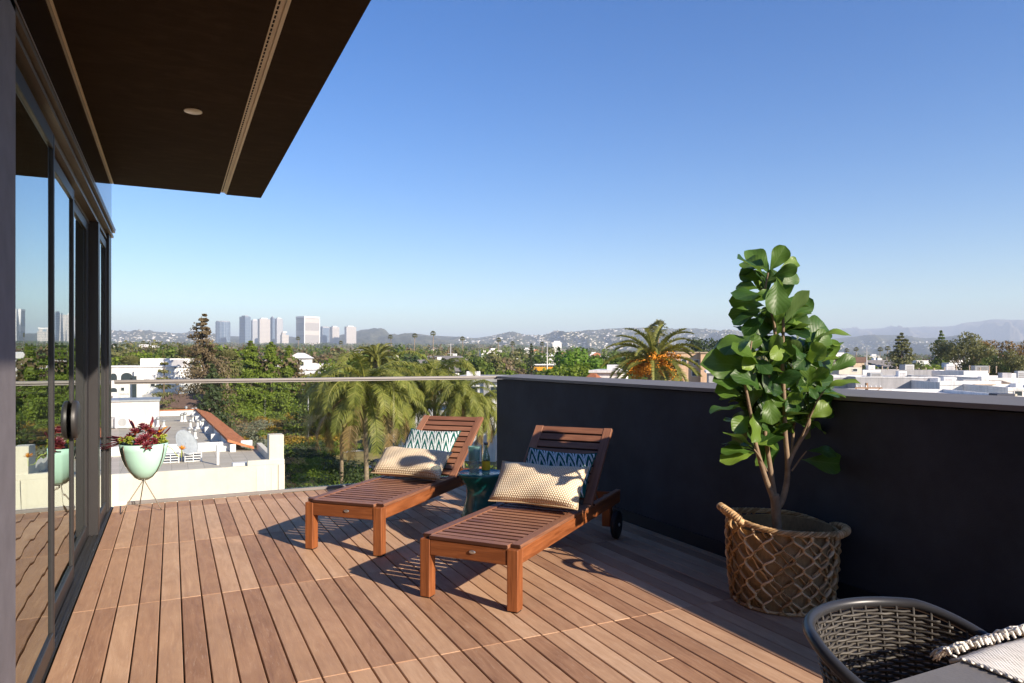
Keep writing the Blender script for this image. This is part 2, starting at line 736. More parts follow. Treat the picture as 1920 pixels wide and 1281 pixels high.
# round pull on the second leaf
m = MB()
rot = Matrix.Rotation(PI / 2, 3, 'Y')
m.lathe([(0, .030), (.090, .030), (.104, .024), (.108, .012), (.108, 0)], 40, (-.507 - hx, 4.715 - hy, .93), 0, rot)
H(m, "handle", M_TRACK, True, parent=l2)
m = MB()
hb(m, -.60, -.478, 5.90, 6.02, -.006, 2.27, 0, .003)
H(m, "door_post", M_BRONZE)
leaf("side_light", -.506, 6.02, 6.74, .03, .05)
m = MB()
hb(m, -.60, -.470, 6.745, 6.985, -.006, 2.362, 0, .003)
H(m, "corner_post", M_BRONZE)
m = MB()
hb(m, -.70, -.605, 6.75, 7.02, -.3, 2.797)
hb(m, -3.2, -.70, 6.9, 7.02, -.3, 2.797)
H(m, "end_wall", M_STUCCO)
# the room behind the glass
m = MB()
hb(m, -4.2, -.645, -2, 6.9, -.05, -.02, 1)
hb(m, -4.25, -4.2, -2, 6.9, -.02, 2.79)
hb(m, -4.2, -.81, 1.2, 1.25, -.02, 2.79)
hb(m, -4.2, -.645, 1.25, 6.9, 2.76, 2.79)
H(m, "room", [M_ROOM, M_ROOMFLOOR])
m = MB()
vs, fs = [], []
N = 420
for i in range(N):
    yy = 2.3 + 4.45 * i / (N - 1)
    xx = -.83 + .028 * math.sin(yy * 62 + .8 * math.sin(yy * 3.1)) + .012 * math.sin(yy * 23)
    vs += [(xx - hx, yy - hy, .02), (xx - hx, yy - hy, 2.68)]
for i in range(N - 1):
    fs.append((2 * i, 2 * i + 2, 2 * i + 3, 2 * i + 1))
m.add(vs, fs)
cu = H(m, "curtain", M_CURTAIN, True)
sm = cu.modifiers.new("solid", 'SOLIDIFY')
sm.thickness = .003
# the storeys below the terrace
m = MB()
hb(m, -3.2, 3.48, -8, 7.06, -10.5, -.32)
hb(m, -.605, 3.2, 7.025, 7.055, -.33, -.02)
H(m, "lower_storeys", M_STUCCO)
# ------------------------------------------------------------------ loungers
M_TEAK = wood("stained_wood", [(.165, .050, .016), (.31, .103, .034), (.42, .16, .06)], .45, .4, (4, 60, 60), .0008, .35)
M_TEAKTOP = wood("sunworn_wood", [(.19, .080, .042), (.30, .137, .075), (.40, .21, .125)], .5, .4, (4, 60, 60), .0008, .4)
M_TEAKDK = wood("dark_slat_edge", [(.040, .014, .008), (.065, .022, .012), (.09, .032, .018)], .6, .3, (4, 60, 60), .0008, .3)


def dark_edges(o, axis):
    """gives the long edges between the slats a darker wood colour, the tops have weathered"""
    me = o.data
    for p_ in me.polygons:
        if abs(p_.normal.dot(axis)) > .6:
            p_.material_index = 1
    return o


M_RUBBER = simple("black_rubber", (.015, .015, .016), .6)
M_STEEL = simple("brushed_steel", (.55, .55, .55), .3, .9, var=.05)


def lounger(name, label, C, ang, hinge, bl, ba):
    """slatted reclining lounger; local x runs from foot to head, origin under the middle of the foot end"""
    root = thing(name, label, "sun lounger", (C[0], C[1], 0), ang, "wooden sun loungers on the deck")
    Wd, L, T = .58, 1.76, .335
    lw = .062
    for i, (lx, sy) in enumerate(((.031, 1), (.031, -1), (L - .12, 1), (L - .12, -1))):
        lg = MB()
        h = T - .018 if i < 2 else T - .03
        b = .006 if i < 2 else .085
        yy = sy * (Wd / 2 - .031) if i < 2 else sy * (Wd / 2 - .062)
        lg.box((lx, yy, (h + b) / 2), (lw, lw, h - b), ch=.004)
        if i < 2:
            lg.box((lx, yy, .003), (.05, .05, .006), mi=1)
        lg.build("leg", [M_TEAK, M_RUBBER], root)
    fr = MB()
    for sy in (-1, 1):
        fr.box((L / 2 + .03, sy * (Wd / 2 - .016), T - .018 - .040), (L - .07, .030, .078), ch=.003)
    fr.box((.018, 0, T - .018 - .042), (.028, Wd - 2 * lw - .002, .082), ch=.003)
    fr.box((L - .02, 0, T - .06), (.028, Wd - .066, .07), ch=.003)
    fr.build("frame", M_TEAK, root)
    st = MB()
    bw = .056
    for sy in (-1, 1):
        st.box((hinge / 2 + .03, sy * (Wd / 2 - bw / 2), T - .008), (hinge - .005, bw, .020), ch=.003)
        st.box(((hinge + L) / 2 + .03, sy * (Wd / 2 - .018), T - .012), (L - hinge - .06, .036, .014), ch=.003)
    st.box((.028, 0, T - .008), (.056, Wd - 2 * bw - .0015, .0195), ch=.003)
    xx = .056 + .018
    while xx + .042 < hinge - .015:
        st.box((xx + .0245, 0, T - .010), (.047, Wd - 2 * bw + .03, .016), ch=.002)
        xx += .0665
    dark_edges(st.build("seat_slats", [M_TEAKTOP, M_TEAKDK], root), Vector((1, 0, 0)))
    pq = MB()
    pq.lathe([(0, .004), (.012, .0035), (.016, 0)], 20, (0, -.03, T - .055), 0,
             Matrix.Rotation(-PI / 2, 3, 'Y') @ Matrix.Diagonal((.62, 1.25, 1)).to_3x3())
    pq.build("plaque", M_STEEL, root)
    # backrest
    bk = MB()
    rot = Matrix.Rotation(-ba, 3, 'Y')
    O = Vector((hinge, 0, T - .006))

    def bb(cx, cy, cz, sx, sy_, sz):
        bk.box(O + rot @ Vector((cx, cy, cz)), (sx, sy_, sz), rot, ch=.003)
    for sy in (-1, 1):
        bb(bl / 2, sy * (Wd / 2 - .030), 0, bl, .060, .026)
    xx = .02
    n = int((bl - .04) / .0665)
    for k in range(n + 1):
        bb(bl - .029 - k * .0665, 0, .001, .055, Wd - .1205, .017)
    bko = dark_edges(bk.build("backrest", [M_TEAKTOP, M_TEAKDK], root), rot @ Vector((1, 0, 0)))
    # steel prop between backrest and frame
    for sy in (-1, 1):
        pr = MB()
        top = O + rot @ Vector((bl * .42, sy * .20, -.02))
        pr.tube([top, Vector((hinge + .36, sy * .22, T - .07))], .005, 8)
        pr.build("prop", M_STEEL, root, True)
    for sy in (-1, 1):
        wl = MB()
        ry = Matrix.Rotation(PI / 2, 3, 'X')
        wl.lathe([(.0, -.020), (.078, -.020), (.094, -.016), (.100, -.006), (.100, .006), (.094, .016), (.078, .020), (0, .020)],
                 36, (L - .115, sy * (Wd / 2 + .005), .100), 0, ry)
        w = wl.build("wheel", M_RUBBER, root, True)
        hb_ = MB()
        hb_.lathe([(0, -.026), (.010, -.025), (.014, -.020), (.014, .020), (.010, .025), (0, .026)], 16,
                  (L - .115, sy * (Wd / 2 + .005), .100), 0, ry)
        hb_.build("hub", M_STEEL, w, True)
    return root


A1, A2 = math.atan2(.705, .709), math.atan2(.6245, .78)
C1, C2 = (1.0075, 4.6425), (1.3765, 3.383)
lounger("sun_lounger", "brown slatted sun lounger nearer the glass railing, back fully in the sun", C1, A1, 1.18, .735, R(35.5))
lounger("sun_lounger", "brown slatted sun lounger in the foreground, before the charcoal wall", C2, A2, 1.13, .63, R(46))


def L2W(C, ang, x, y, z):
    return Vector((C[0] + x * math.cos(ang) - y * math.sin(ang), C[1] + x * math.sin(ang) + y * math.cos(ang), z))


# ------------------------------------------------------------------ pillows
def mk_knit():
    t = NT("natural_knit")
    s = t.sep(t.uv())
    u = t.math('MULTIPLY', s[0], 38.0)
    v = t.math('MULTIPLY', s[1], 26.0)
    row = t.math('FLOOR', v)
    u2 = t.math('ADD', u, t.math('MULTIPLY', t.math('MODULO', row, 2.0), .5))
    a = t.math('ABSOLUTE', t.math('SUBTRACT', t.math('FRACT', u2), .5))
    b = t.math('ABSOLUTE', t.math('SUBTRACT', t.math('FRACT', v), .5))
    d = t.math('ADD', t.math('POWER', t.math('MULTIPLY', a, 2), 2.2), t.math('POWER', t.math('MULTIPLY', b, 2), 2.2))
    hgt = t.math('SUBTRACT', 1.0, t.math('MINIMUM', d, 1.0))
    fib = t.noise(t.obj(), 160, 3, .6)
    h = t.math('ADD', hgt, t.math('MULTIPLY', fib, .3))
    c = t.ramp(hgt, [(.0, (.58, .42, .25)), (.35, (.82, .67, .47)), (1, (.90, .79, .61))])
    return t.surf(t.bsdf(c, .9, 0, .15, t.bump(h, .6, .008)))


def mk_ikat():
    t = NT("teal_chevron_print")
    uv = t.uv()
    wob = t.math('MULTIPLY', t.math('SUBTRACT', t.noise(t.scale(uv, (40, 14, 1)), 1.0, 2, .5), .5), .10)
    s = t.sep(uv)
    u = t.math('ADD', t.math('MULTIPLY', s[0], 7.0), t.math('MULTIPLY', s[1], 2.2))
    tri = t.math('ABSOLUTE', t.math('SUBTRACT', t.math('FRACT', u), .42))
    v = t.math('ADD', t.math('MULTIPLY', s[1], 3.4), t.math('MULTIPLY', tri, 2.4))
    v = t.math('ADD', v, wob)
    cell = t.math('FRACT', v)
    band = t.math('GREATER_THAN', t.math('ABSOLUTE', t.math('SUBTRACT', cell, .5)), .22)
    thin = t.math('LESS_THAN', t.math('ABSOLUTE', t.math('SUBTRACT', cell, .5)), .055)
    edge = t.math('LESS_THAN', t.math('ABSOLUTE', t.math('SUBTRACT', t.math('FRACT', u), .93)), .045)
    teal = t.mix(t.noise(t.scale(uv, (7, 5, 1)), 1.0, 2, .5), (.005, .060, .060), (.012, .135, .105))
    c = t.mix(band, (.78, .79, .77), teal)
    c = t.mix(thin, c, (.02, .17, .17))
    c = t.mix(edge, c, (.78, .79, .77))
    wv = t.noise(t.obj(), 420, 2, .5)
    return t.surf(t.bsdf(c, .85, 0, .2, t.bump(wv, .3, .002)))


M_KNIT = mk_knit()
M_IKAT = mk_ikat()
M_KNITEDGE = simple("knit_edge", (.60, .46, .29), .9, bump=.6, bscale=120)


def pillow(name, label, mat, C, ang, pb, pt, Wp, thick, dy=0., roll=0., seed=0, tassel=None):
    """cushion standing from local point pb=(x,z) to pt=(x,z) on a lounger"""
    r2 = random.Random(seed)
    b, tp = L2W(C, ang, pb[0], dy, pb[1]), L2W(C, ang, pt[0], dy, pt[1])
    up = (tp - b)
    Hh = up.length
    up.normalize()
    lat = Vector((math.sin(ang), -math.cos(ang), 0))
    lat = (Matrix.Rotation(roll, 3, up.cross(lat)) @ lat)
    nrm = lat.cross(up).normalized()
    if nrm.dot(Vector((-math.cos(ang), -math.sin(ang), .3))) < 0:
        nrm = -nrm
    mid = (b + tp) / 2
    NU, NV = 30, 18
    vs, uvs, fs, fu = [], [], [], []
    ph = [r2.uniform(0, 6) for _ in range(6)]
    idx = {}
    for side in (1, -1):
        for j in range(NV + 1):
            for i in range(NU + 1):
                if side < 0 and (i in (0, NU) or j in (0, NV)):
                    idx[(side, i, j)] = idx[(1, i, j)]
                    continue
                p, q = 2 * i / NU - 1, 2 * j / NV - 1
                pinch = 1 - .085 * (1 - abs(p) ** 2) * (abs(q) ** 3)
                pinch2 = 1 - .055 * (1 - abs(q) ** 2) * (abs(p) ** 3)
                prof = max(0, (1 - p ** 4)) ** .55 * max(0, (1 - q ** 4)) ** .55
                wr = .09 * math.sin(3.1 * p + 2 * q + ph[0]) + .07 * math.sin(6 * q * p + ph[1]) + .05 * math.sin(8 * p - 5 * q + ph[2])
                sag = -.04 * (1 - p * p) * max(0, q) ** 2 * Hh
                z = side * thick / 2 * prof * (1 + wr)
                pt_ = mid + lat * (p * Wp / 2 * pinch2) + up * (q * Hh / 2 * pinch + sag) + nrm * z
                idx[(side, i, j)] = len(vs)
                vs.append(pt_)
    for side in (1, -1):
        for j in range(NV):
            for i in range(NU):
                f = [idx[(side, i, j)], idx[(side, i + 1, j)], idx[(side, i + 1, j + 1)], idx[(side, i, j + 1)]]
                uvq = [(i / NU, j / NV), ((i + 1) / NU, j / NV), ((i + 1) / NU, (j + 1) / NV), (i / NU, (j + 1) / NV)]
                if side < 0:
                    f, uvq = f[::-1], uvq[::-1]
                fs.append(f)
                fu.append(uvq)
    m = MB()
    m.add([p - mid for p in vs], fs, 0, None, fu)
    o = m.build(name, mat, None, True, mid)
    tag(o, label, "pillow")
    # stitched rim
    loop = [(i, 0) for i in range(NU)] + [(NU, j) for j in range(NV)] + [(NU - i, NV) for i in range(NU)] + [(0, NV - j) for j in range(NV)]
    ms = MB()
    ms.tube([vs[idx[(1, i, j)]] - mid for i, j in loop], .0045, 6, 0, True)
    ms.build("piping", mat if mat is not M_KNIT else M_KNITEDGE, o, True)
    return o


pillow("knit_pillow", "cream chunky knit lumbar pillow on the lounger nearer the glass railing", M_KNIT, C1, A1,
       (.86, .375), (1.09, .545), .60, .15, .0, R(1.5), 1)
pillow("patterned_pillow", "teal and white chevron pillow on the lounger nearer the glass railing", M_IKAT, C1, A1,
       (1.19, .395), (1.52, .665), .47, .10, .05, R(1), 2)
pillow("knit_pillow", "cream chunky knit lumbar pillow on the foreground lounger", M_KNIT, C2, A2,
       (.78, .375), (.985, .60), .60, .15, -.02, R(0), 3)
pillow("patterned_pillow", "teal chevron pillow mostly in shade on the foreground lounger", M_IKAT, C2, A2,
       (1.10, .39), (1.345, .645), .50, .10, .0, R(2), 4)

# ------------------------------------------------------------------ drum table with glass and bottle
M_TEALG = simple("teal_glaze", (.010, .125, .130), .24, 0, .6, var=.25, nscale=7)
def mk_frost(name, col, fac):
    """tinted glass with a milky finish"""
    t = NT(name)
    tr = t.n("ShaderNodeBsdfTransparent", Color=(.80, .90, .86))
    b = t.bsdf(col, .15, 0, .6)
    mx = t.n("ShaderNodeMixShader", Fac=fac)
    t.t.links.new(tr.outputs[0], mx.inputs[1])
    t.t.links.new(b, mx.inputs[2])
    return t.surf(mx.outputs[0])


ST_P = Vector((2.045, 4.76, 0))
t_ = thing("side_table", "teal glazed hourglass drum table standing between the two loungers", "side table", ST_P)
m = MB()
m.lathe([(.150, 0), (.158, .012), (.156, .05), (.142, .13), (.118, .21), (.102, .27), (.100, .315), (.108, .345), (.135, .385),
         (.160, .415), (.166, .428)], 48)
m.build("body", M_TEALG, t_, True)
m = MB()
m.lathe([(.166, .428), (.167, .438), (.160, .445), (.152, .440), (.145, .436), (0, .436)], 48)
m.build("top", M_TEALG, t_, True)
M_CUP = mk_frost("green_tumbler_glass", (.20, .36, .32), .55)
M_CUPCLEAR = mk_frost("clear_tumbler_glass", (.50, .58, .56), .25)
M_BOTTLE = mk_glass("bottle_glass", .10, .8, (.50, .64, .54))
M_LABEL = simple("yellow_label", (.72, .52, .03), .5)
M_CAPG = simple("bottle_cap", (.10, .12, .14), .4, .6)
p = at(889, 884, 5.09)
cup = thing("tumbler", "tall frosted green tumbler on the teal drum table", "glass", (p.x, p.y, .4385))
m = MB()
m.lathe([(.0, .0), (.036, .0), (.038, .004), (.040, .105)], 28)
m.lathe([(.0, .008), (.034, .008), (.0365, .105)], 28)
m.build("lower_glass", M_CUPCLEAR, cup, True)
m = MB()
m.lathe([(.0402, .105), (.0435, .205), (.0415, .206), (.0375, .105)], 28)
m.build("upper_glass", M_CUP, cup, True)
p = at(911, 882, 5.16)
bo = thing("bottle", "small glass bottle with yellow label on the teal drum table", "bottle", (p.x, p.y, .4385))
m = MB()
m.lathe([(0, 0), (.028, 0), (.031, .004), (.031, .105), (.029, .122), (.018, .150), (.0125, .172), (.0120, .208), (.0135, .210), (.0135, .216)], 26)
m.build("body", M_BOTTLE, bo, True)
m = MB()
m.lathe([(.0315, .026), (.0318, .028), (.0318, .088), (.0315, .090)], 26)
m.build("label_band", M_LABEL, bo, True)
m = MB()
m.lathe([(.0138, .206), (.0152, .208), (.0148, .223), (.012, .226), (0, .226)], 20)
m.build("bottle_cap", M_CAPG, bo, True)

# ------------------------------------------------------------------ mint planter with succulents
M_MINT = simple("mint_glaze", (.47, .76, .64), .16, 0, .55, var=.05, nscale=3)
M_WIRE = simple("dark_wire", (.16, .13, .10), .4, .7)
M_SOIL = simple("potting_soil", (.05, .036, .025), .95, bump=1, bscale=60, bdist=.02)
PX, PY = -.213, 6.72
pl = thing("bullet_planter", "mint green bullet planter on thin wire legs beside the glass doors", "planter", (PX, PY, 0))
bp = [(0, .258), (.035, .262), (.075, .285), (.115, .330), (.145, .385), (.167, .445), (.181, .510), (.187, .562), (.181, .562), (.172, .53), (0, .53)]
m = MB()
m.lathe(bp[:9], 48)
m.build("bowl", M_MINT, pl, True)
m = MB()
m.lathe([(.177, .545), (.10, .556), (0, .56)], 40)
m.build("soil", M_SOIL, pl, True)
feet = [Vector((-.374 - PX, 6.585 - PY, .004)), Vector((-.077 - PX, 6.622 - PY, .004)), Vector((-.249 - PX, 6.871 - PY, .004))]
for f in feet:
    m = MB()
    d = Vector((f.x, f.y, 0)).normalized()
    pts = [f, f * .9 + Vector((0, 0, .03)), Vector((f.x * .08, f.y * .08, .235)), Vector((d.x * .01, d.y * .01, .252))]
    for (rr, zz) in bp[1:8]:
        pts.append(Vector((d.x * (rr + .006), d.y * (rr + .006), zz - .003)))
    m.tube(pts, .0042, 8)
    m.build("leg", M_WIRE, pl, True)

M_AEON = NT("aeonium_leaf")
_t = M_AEON
_g = _t.sep(_t.attr('g'))
_c = _t.ramp(_g[0], [(0, (.30, .36, .06)), (.22, (.42, .12, .07)), (.5, (.20, .028, .040)), (1, (.085, .014, .026))])
M_AEON = _t.surf(_t.bsdf(_c, .35, 0, .5))
_t = NT("lime_sedum_leaf")
_c = _t.ramp(_t.island(), [(0, (.18, .26, .03)), (.6, (.34, .42, .05)), (1, (.52, .50, .09))])
M_SEDUM = _t.surf(_t.bsdf(_c, .45, 0, .4))
M_YELLOW = simple("orange_petal", (.75, .33, .03), .6, var=.3, nscale=60)


def petal(m, base, d, up, L, w, curl, mi=0):
    """a fleshy pointed leaf"""
    d = d.normalized()
    s = d.cross(up).normalized()
    up = s.cross(d)
    n = 6
    vs, g = [], []
    for i in range(n + 1):
        t = i / n
        ww = w * (math.sin(PI * min(.999, .12 + .88 * t)) ** .7) * (.55 + .6 * t) * .5
        if i == n:
            ww = w * .02
        c = base + d * (L * t) + up * (curl * L * t * t)
        th = .13 * w * (1 - t)
        for k in (-1, 0, 1):
            vs.append(c + s * (ww * k) + up * ((abs(k) * .16 * w) - (th if k == 0 else 0)))
            g.append((t, k, 0))
    fs = []
    for i in range(n):
        for k in range(2):
            a = i * 3 + k
            fs.append((a, a + 1, a + 4, a + 3))
    m.add(vs, fs, mi, g)


def rosette(m, c, ax, r, n, r2, mi=0, w=.34):
    ax = ax.normalized()
    a = ax.orthogonal().normalized()
    b = ax.cross(a)
    for k in range(n):
        th = k * 2.399963
        t = (k + .5) / n
        el = R(78) * (1 - t) + R(6) * t
        L = r * (.38 + .62 * t)
        h = a * math.cos(th) + b * math.sin(th)
        petal(m, c + ax * .01 * (1 - t), h * math.cos(el) + ax * math.sin(el), ax, L, L * w * r2.uniform(.9, 1.15), .10, mi)


r2 = random.Random(3)
suc = thing("succulents", "dark red aeonium rosettes and lime sedum growing in the mint planter", "succulents", (PX, PY, .55))
m = MB()
ros = [(.02, -.10, .045, .085), (-.06, -.02, .10, .07), (.0, .04, .125, .075), (.05, -.02, .09, .07), (-.02, -.13, .03, .07), (.03, -.17, .00, .065),
       (-.10, -.03, .06, .065), (.07, .06, .08, .06), (-.05, .09, .09, .06), (.08, -.12, .03, .05), (.02, -.05, .13, .06), (-.01, .0, .15, .05)]
for (a, b, c, r_) in ros:
    ax = Vector((a * 4 + r2.uniform(-.3, .3), b * 4 - .3, .9))
    rosette(m, Vector((a, b, c)), ax, r_, 34, r2)
# spear-like red leaves that reach sideways
for (dx, dy, dz, L) in ((-.9, -.15, .05, .17), (-.8, .1, .15, .16), (-.9, -.1, -.35, .21), (.45, .0, .9, .12), (.8, .0, .75, .13), (-.35, .1, .7, .10), (.2, -.1, 1, .10), (.4, .5, .8, .10)):
    b = Vector((.11 if dx > 0 else -.11, -.03, .045))
    if abs(dx) < .4:
        b = Vector((dx * .2, 0, .13))
    for j in range(3):
        petal(m, b + Vector((r2.uniform(-.02, .02), r2.uniform(-.03, .03), r2.uniform(-.01, .02))),
              Vector((dx, dy, dz)) + Vector((r2.uniform(-.15, .15), r2.uniform(-.2, .2), r2.uniform(-.1, .1))), Vector((0, 0, 1)), L * r2.uniform(.75, 1), .034, .05)
m.build("red_rosettes", M_AEON, suc, True)
m = MB()
for k in range(70):
    side = 1 if k % 2 else -1
    a = side * r2.uniform(.055, .175)
    b = r2.uniform(-.13, .08)
    if a * a + b * b > .19 ** 2:
        b = -.05
    rosette(m, Vector((a, b, r2.uniform(.015, .07))), Vector((a * 3, b * 3 - .2, 1)), r2.uniform(.02, .032), 13, r2, 0, .5)
m.build("lime_sedum", M_SEDUM, suc, True)
m = MB()
for k in range(5):
    for q in range(9):
        th = q * .7
        c = Vector((.12 + .012 * k, -.05 + .03 * k, .10 + .006 * k))
        petal(m, c, Vector((math.cos(th), math.sin(th), .8)), Vector((0, 0, 1)), .022, .007, .1)
m.build("small_flowers", M_YELLOW, suc, True)
# slender stem with a yellow flower beside the bowl
fl = thing("daisy_flower", "orange yellow flower on a bent stem at the right rim of the mint planter", "flower", (PX + .17, PY - .03, .55))
m = MB()
m.tube([(0, 0, -.01), (.045, -.005, -.045), (.09, -.01, -.11), (.118, -.012, -.12), (.122, -.016, -.055)], .0028, 6)
m.build("stem", M_SEDUM, fl, True)
m = MB()
for q in range(30):
    th = q * 2.4
    el = R(15 + 50 * (q % 3) / 2)
    petal(m, Vector((.122, -.016, -.055)), Vector((math.cos(th) * math.cos(el), math.sin(th) * math.cos(el) - .35, math.sin(el))), Vector((0, 0, 1)), .042, .011, .1)
m.build("petals", M_YELLOW, fl, True)
# ------------------------------------------------------------------ fiddle-leaf fig in its basket
M_RATTAN = wood("dried_hyacinth", [(.36, .22, .10), (.64, .44, .24), (.78, .60, .38)], .75, .2, (14, 120, 120), .002, .55)
M_RATTANIN = NT("coiled_basket_wall")
_t = M_RATTANIN
_o = _t.obj()
_w = _t.n("ShaderNodeTexWave", Vector=_t.scale(_o, (1, 1, 62)), Scale=1.0, Distortion=1.2, Detail=2.0, _bands_direction='Z')
_v = _t.noise(_t.scale(_o, (80, 80, 40)), 1.0, 3, .6)
_h = _t.math('ADD', _w.outputs[1], _t.math('MULTIPLY', _v, .8))
_c = _t.ramp(_h, [(.3, (.14, .08, .035)), (.75, (.52, .33, .16)), (1.4, (.70, .50, .28))])
M_RATTANIN = _t.surf(_t.bsdf(_c, .85, 0, .15, _t.bump(_h, .8, .008)))
BX, BY = 2.905, 2.735
bk = thing("basket", "round seagrass basket with lattice weave and two loop handles beside the charcoal wall", "basket", (BX, BY, 0))


def brad(z):
    t = z / .43
    return .240 + .026 * math.sin(PI * min(1, t * .62)) + .002 * t


def rimz(th):
    # the soft rim stands higher on the side away from the wall
    return .415 + .030 * math.cos(th - R(150)) + .006 * math.sin(3 * th)


m = MB()
prof = [(0, .012), (.21, .012), (.232, .014)] + [(brad(z) - .012, z) for z in np.linspace(.02, .40, 14)]
m.lathe(prof, 56)
pin = [(brad(z) - .020, z) for z in np.linspace(.40, .03, 10)] + [(0, .03)]
m.lathe(pin, 56)
m.build("woven_wall", M_RATTANIN, bk, True)
m = MB()
r4 = random.Random(11)
NS = 36
for k in range(NS):
    off = r4.uniform(-.03, .03)
    pts, rad = [], []
    n = 60
    amp = PI / NS * 1.08
    for i in range(n + 1):
        z0 = i / n
        th = 2 * PI * k / NS + off * math.sin(z0 * 7) + amp * math.sin(2 * PI * z0 * 3.9 + (k % 2) * PI)
        zz = .008 + z0 * (rimz(th) - .02)
        bulge = .012 * abs(math.cos(2 * PI * z0 * 3.9 + (k % 2) * PI))
        rr = brad(zz) + .002 + bulge * .6 + .004 * (k % 2)
        pts.append((rr * math.cos(th), rr * math.sin(th), zz))
        rad.append(.0088 * (1 + .25 * math.sin(z0 * 23 + k * 2.1)))
    m.tube(pts, rad, 6, flat=.6)
# crossing diagonals
for k in range(18):
    sg = 1 if k % 2 else -1
    pts, rad = [], []
    for i in range(41):
        z0 = i / 40
        th = 2 * PI * k / 18 + sg * z0 * 1.35
        zz = .01 + z0 * (rimz(th) - .02)
        rr = brad(zz) - .004 + .006 * math.sin(z0 * 40 + k)
        pts.append((rr * math.cos(th), rr * math.sin(th), zz))
        rad.append(.0062 * (1 + .3 * math.sin(z0 * 31 + k)))
    m.tube(pts, rad, 5, flat=.7)
m.build("lattice", M_RATTAN, bk, True)
m = MB()
for j in range(5):
    pts, rad = [], []
    for i in range(120):
        th = 2 * PI * i / 120
        ph = th * 15 + j * 2 * PI / 5
        rr = brad(.41) + .002 + .009 * math.cos(ph)
        pts.append((rr * math.cos(th), rr * math.sin(th), rimz(th) + .011 * math.sin(ph)))
        rad.append(.0058)
    m.tube(pts, rad, 5, 0, True)
pts = []
for i in range(64):
    th = 2 * PI * i / 64
    pts.append((.244 * math.cos(th), .244 * math.sin(th), .010))
m.tube(pts, .009, 6, 0, True)
m.build("rim", M_RATTAN, bk, True)
for hth in (R(158), R(-38)):
    m = MB()
    pts = []
    e = Vector((math.cos(hth), math.sin(hth), 0))
    s_ = Vector((-e.y, e.x, 0))
    n = 26
    for i in range(n + 1):
        t = i / n
        a = PI * t
        w = -.115 * math.cos(a)
        up = (.058 if hth > 0 else .030) * math.sin(a) ** .8
        out = .05 * math.sin(a) ** .8
        th = hth + w / .28
        zz = rimz(th)
        rr = brad(.41) + out
        pts.append((rr * math.cos(th), rr * math.sin(th), zz - .015 + up))
    m.tube(pts, [.017 + .0022 * math.sin(i * 2.4) for i in range(n + 1)], 9)
    # wrapping turns
    for i in range(1, 24):
        c = Vector(pts[i])
        tdir = (Vector(pts[i + 1]) - Vector(pts[i - 1])).normalized()
        a_ = tdir.orthogonal().normalized()
        b_ = tdir.cross(a_)
        q = [c + (a_ * math.cos(w_) + b_ * math.sin(w_)) * .0175 + tdir * (.004 * math.sin(w_)) for w_ in np.linspace(0, 2 * PI, 13)[:-1]]
        m.tube(q, .0042, 4, 0, True)
    m.build("handle", M_RATTAN, bk, True)

M_BARK = simple("fig_bark", (.235, .165, .105), .85, var=.3, nscale=22, bump=.6, bscale=90, bdist=.004)


def mk_figleaf():
    t = NT("fig_leaf")
    s = t.sep(t.uv())
    # midrib and side veins, pale as on the real leaf
    mid = t.math('LESS_THAN', t.math('ABSOLUTE', s[0]), .035)
    vv = t.math('SUBTRACT', t.math('MULTIPLY', s[1], 7.0), t.math('MULTIPLY', t.math('ABSOLUTE', s[0]), 2.6))
    vein = t.math('LESS_THAN', t.math('ABSOLUTE', t.math('SUBTRACT', t.math('FRACT', vv), .5)), .055)
    v = t.math('MAXIMUM', mid, t.math('MULTIPLY', vein, .6))
    r = t.island()
    base = t.ramp(r, [(0, (.014, .046, .010)), (.35, (.036, .092, .014)), (.7, (.090, .165, .022)), (1, (.19, .28, .040))])
    c = t.mix(t.math('MULTIPLY', v, .38), base, (.17, .27, .085))
    geo = t.t.nodes.new("ShaderNodeNewGeometry")
    c = t.mix(t.math('MULTIPLY', geo.outputs['Backfacing'], .55), c, (.11, .17, .075))
    groove = t.math('ABSOLUTE', t.math('SUBTRACT', t.math('FRACT', vv), .5))
    nm = t.bump(t.math('SUBTRACT', t.math('MULTIPLY', groove, .5), mid), .22, .010)
    a = t.bsdf(c, .42, 0, .38, nm)
    tr = t.n("ShaderNodeBsdfTranslucent", Color=t.mix(.5, c, (.26, .46, .03)))
    mx = t.n("ShaderNodeMixShader", Fac=.30)
    t.t.links.new(a, mx.inputs[1])
    t.t.links.new(tr.outputs[0], mx.inputs[2])
    return t.surf(mx.outputs[0])


M_FIG = mk_figleaf()
PD = 3.72    # distance of the plant's axis ahead of the camera


def fp(cx, cy, dd=0.):
    """a point of the plant, from the enlarged view of its upper half"""
    return at(1300 + cx / 3.203, 440 + cy / 3.203, PD + dd)


FIG = Vector((BX, BY, 0))
fig = thing("fiddle_leaf_fig", "fiddle leaf fig tree with big glossy leaves growing from the seagrass basket", "potted plant", (BX, BY, 0.03))
m = MB()
m.lathe([(.235, .27), (.12, .285), (0, .29)], 30, (0, 0, 0))
m.build("soil", M_SOIL, fig, True)
FB = Vector((BX, BY, .03))


def stem(m, pts, r0, r1, n=9):
    """pts: (cx, cy, dd) in the enlarged view"""
    P = [fp(*p) - FB for p in pts]
    q = []
    for i in range(len(P) - 1):       # smooth subdivision
        p0, p1, p2, p3 = P[max(i - 1, 0)], P[i], P[i + 1], P[min(i + 2, len(P) - 1)]
        for k in range(5):
            t = k / 5
            q.append(0.5 * ((2 * p1) + (p2 - p0) * t + (2 * p0 - 5 * p1 + 4 * p2 - p3) * t * t + (3 * p1 - p0 - 3 * p2 + p3) * t ** 3))
    q.append(P[-1])
    N = len(q)
    m.tube(q, [.8 * (r0 + (r1 - r0) * i / (N - 1)) for i in range(N)], n)


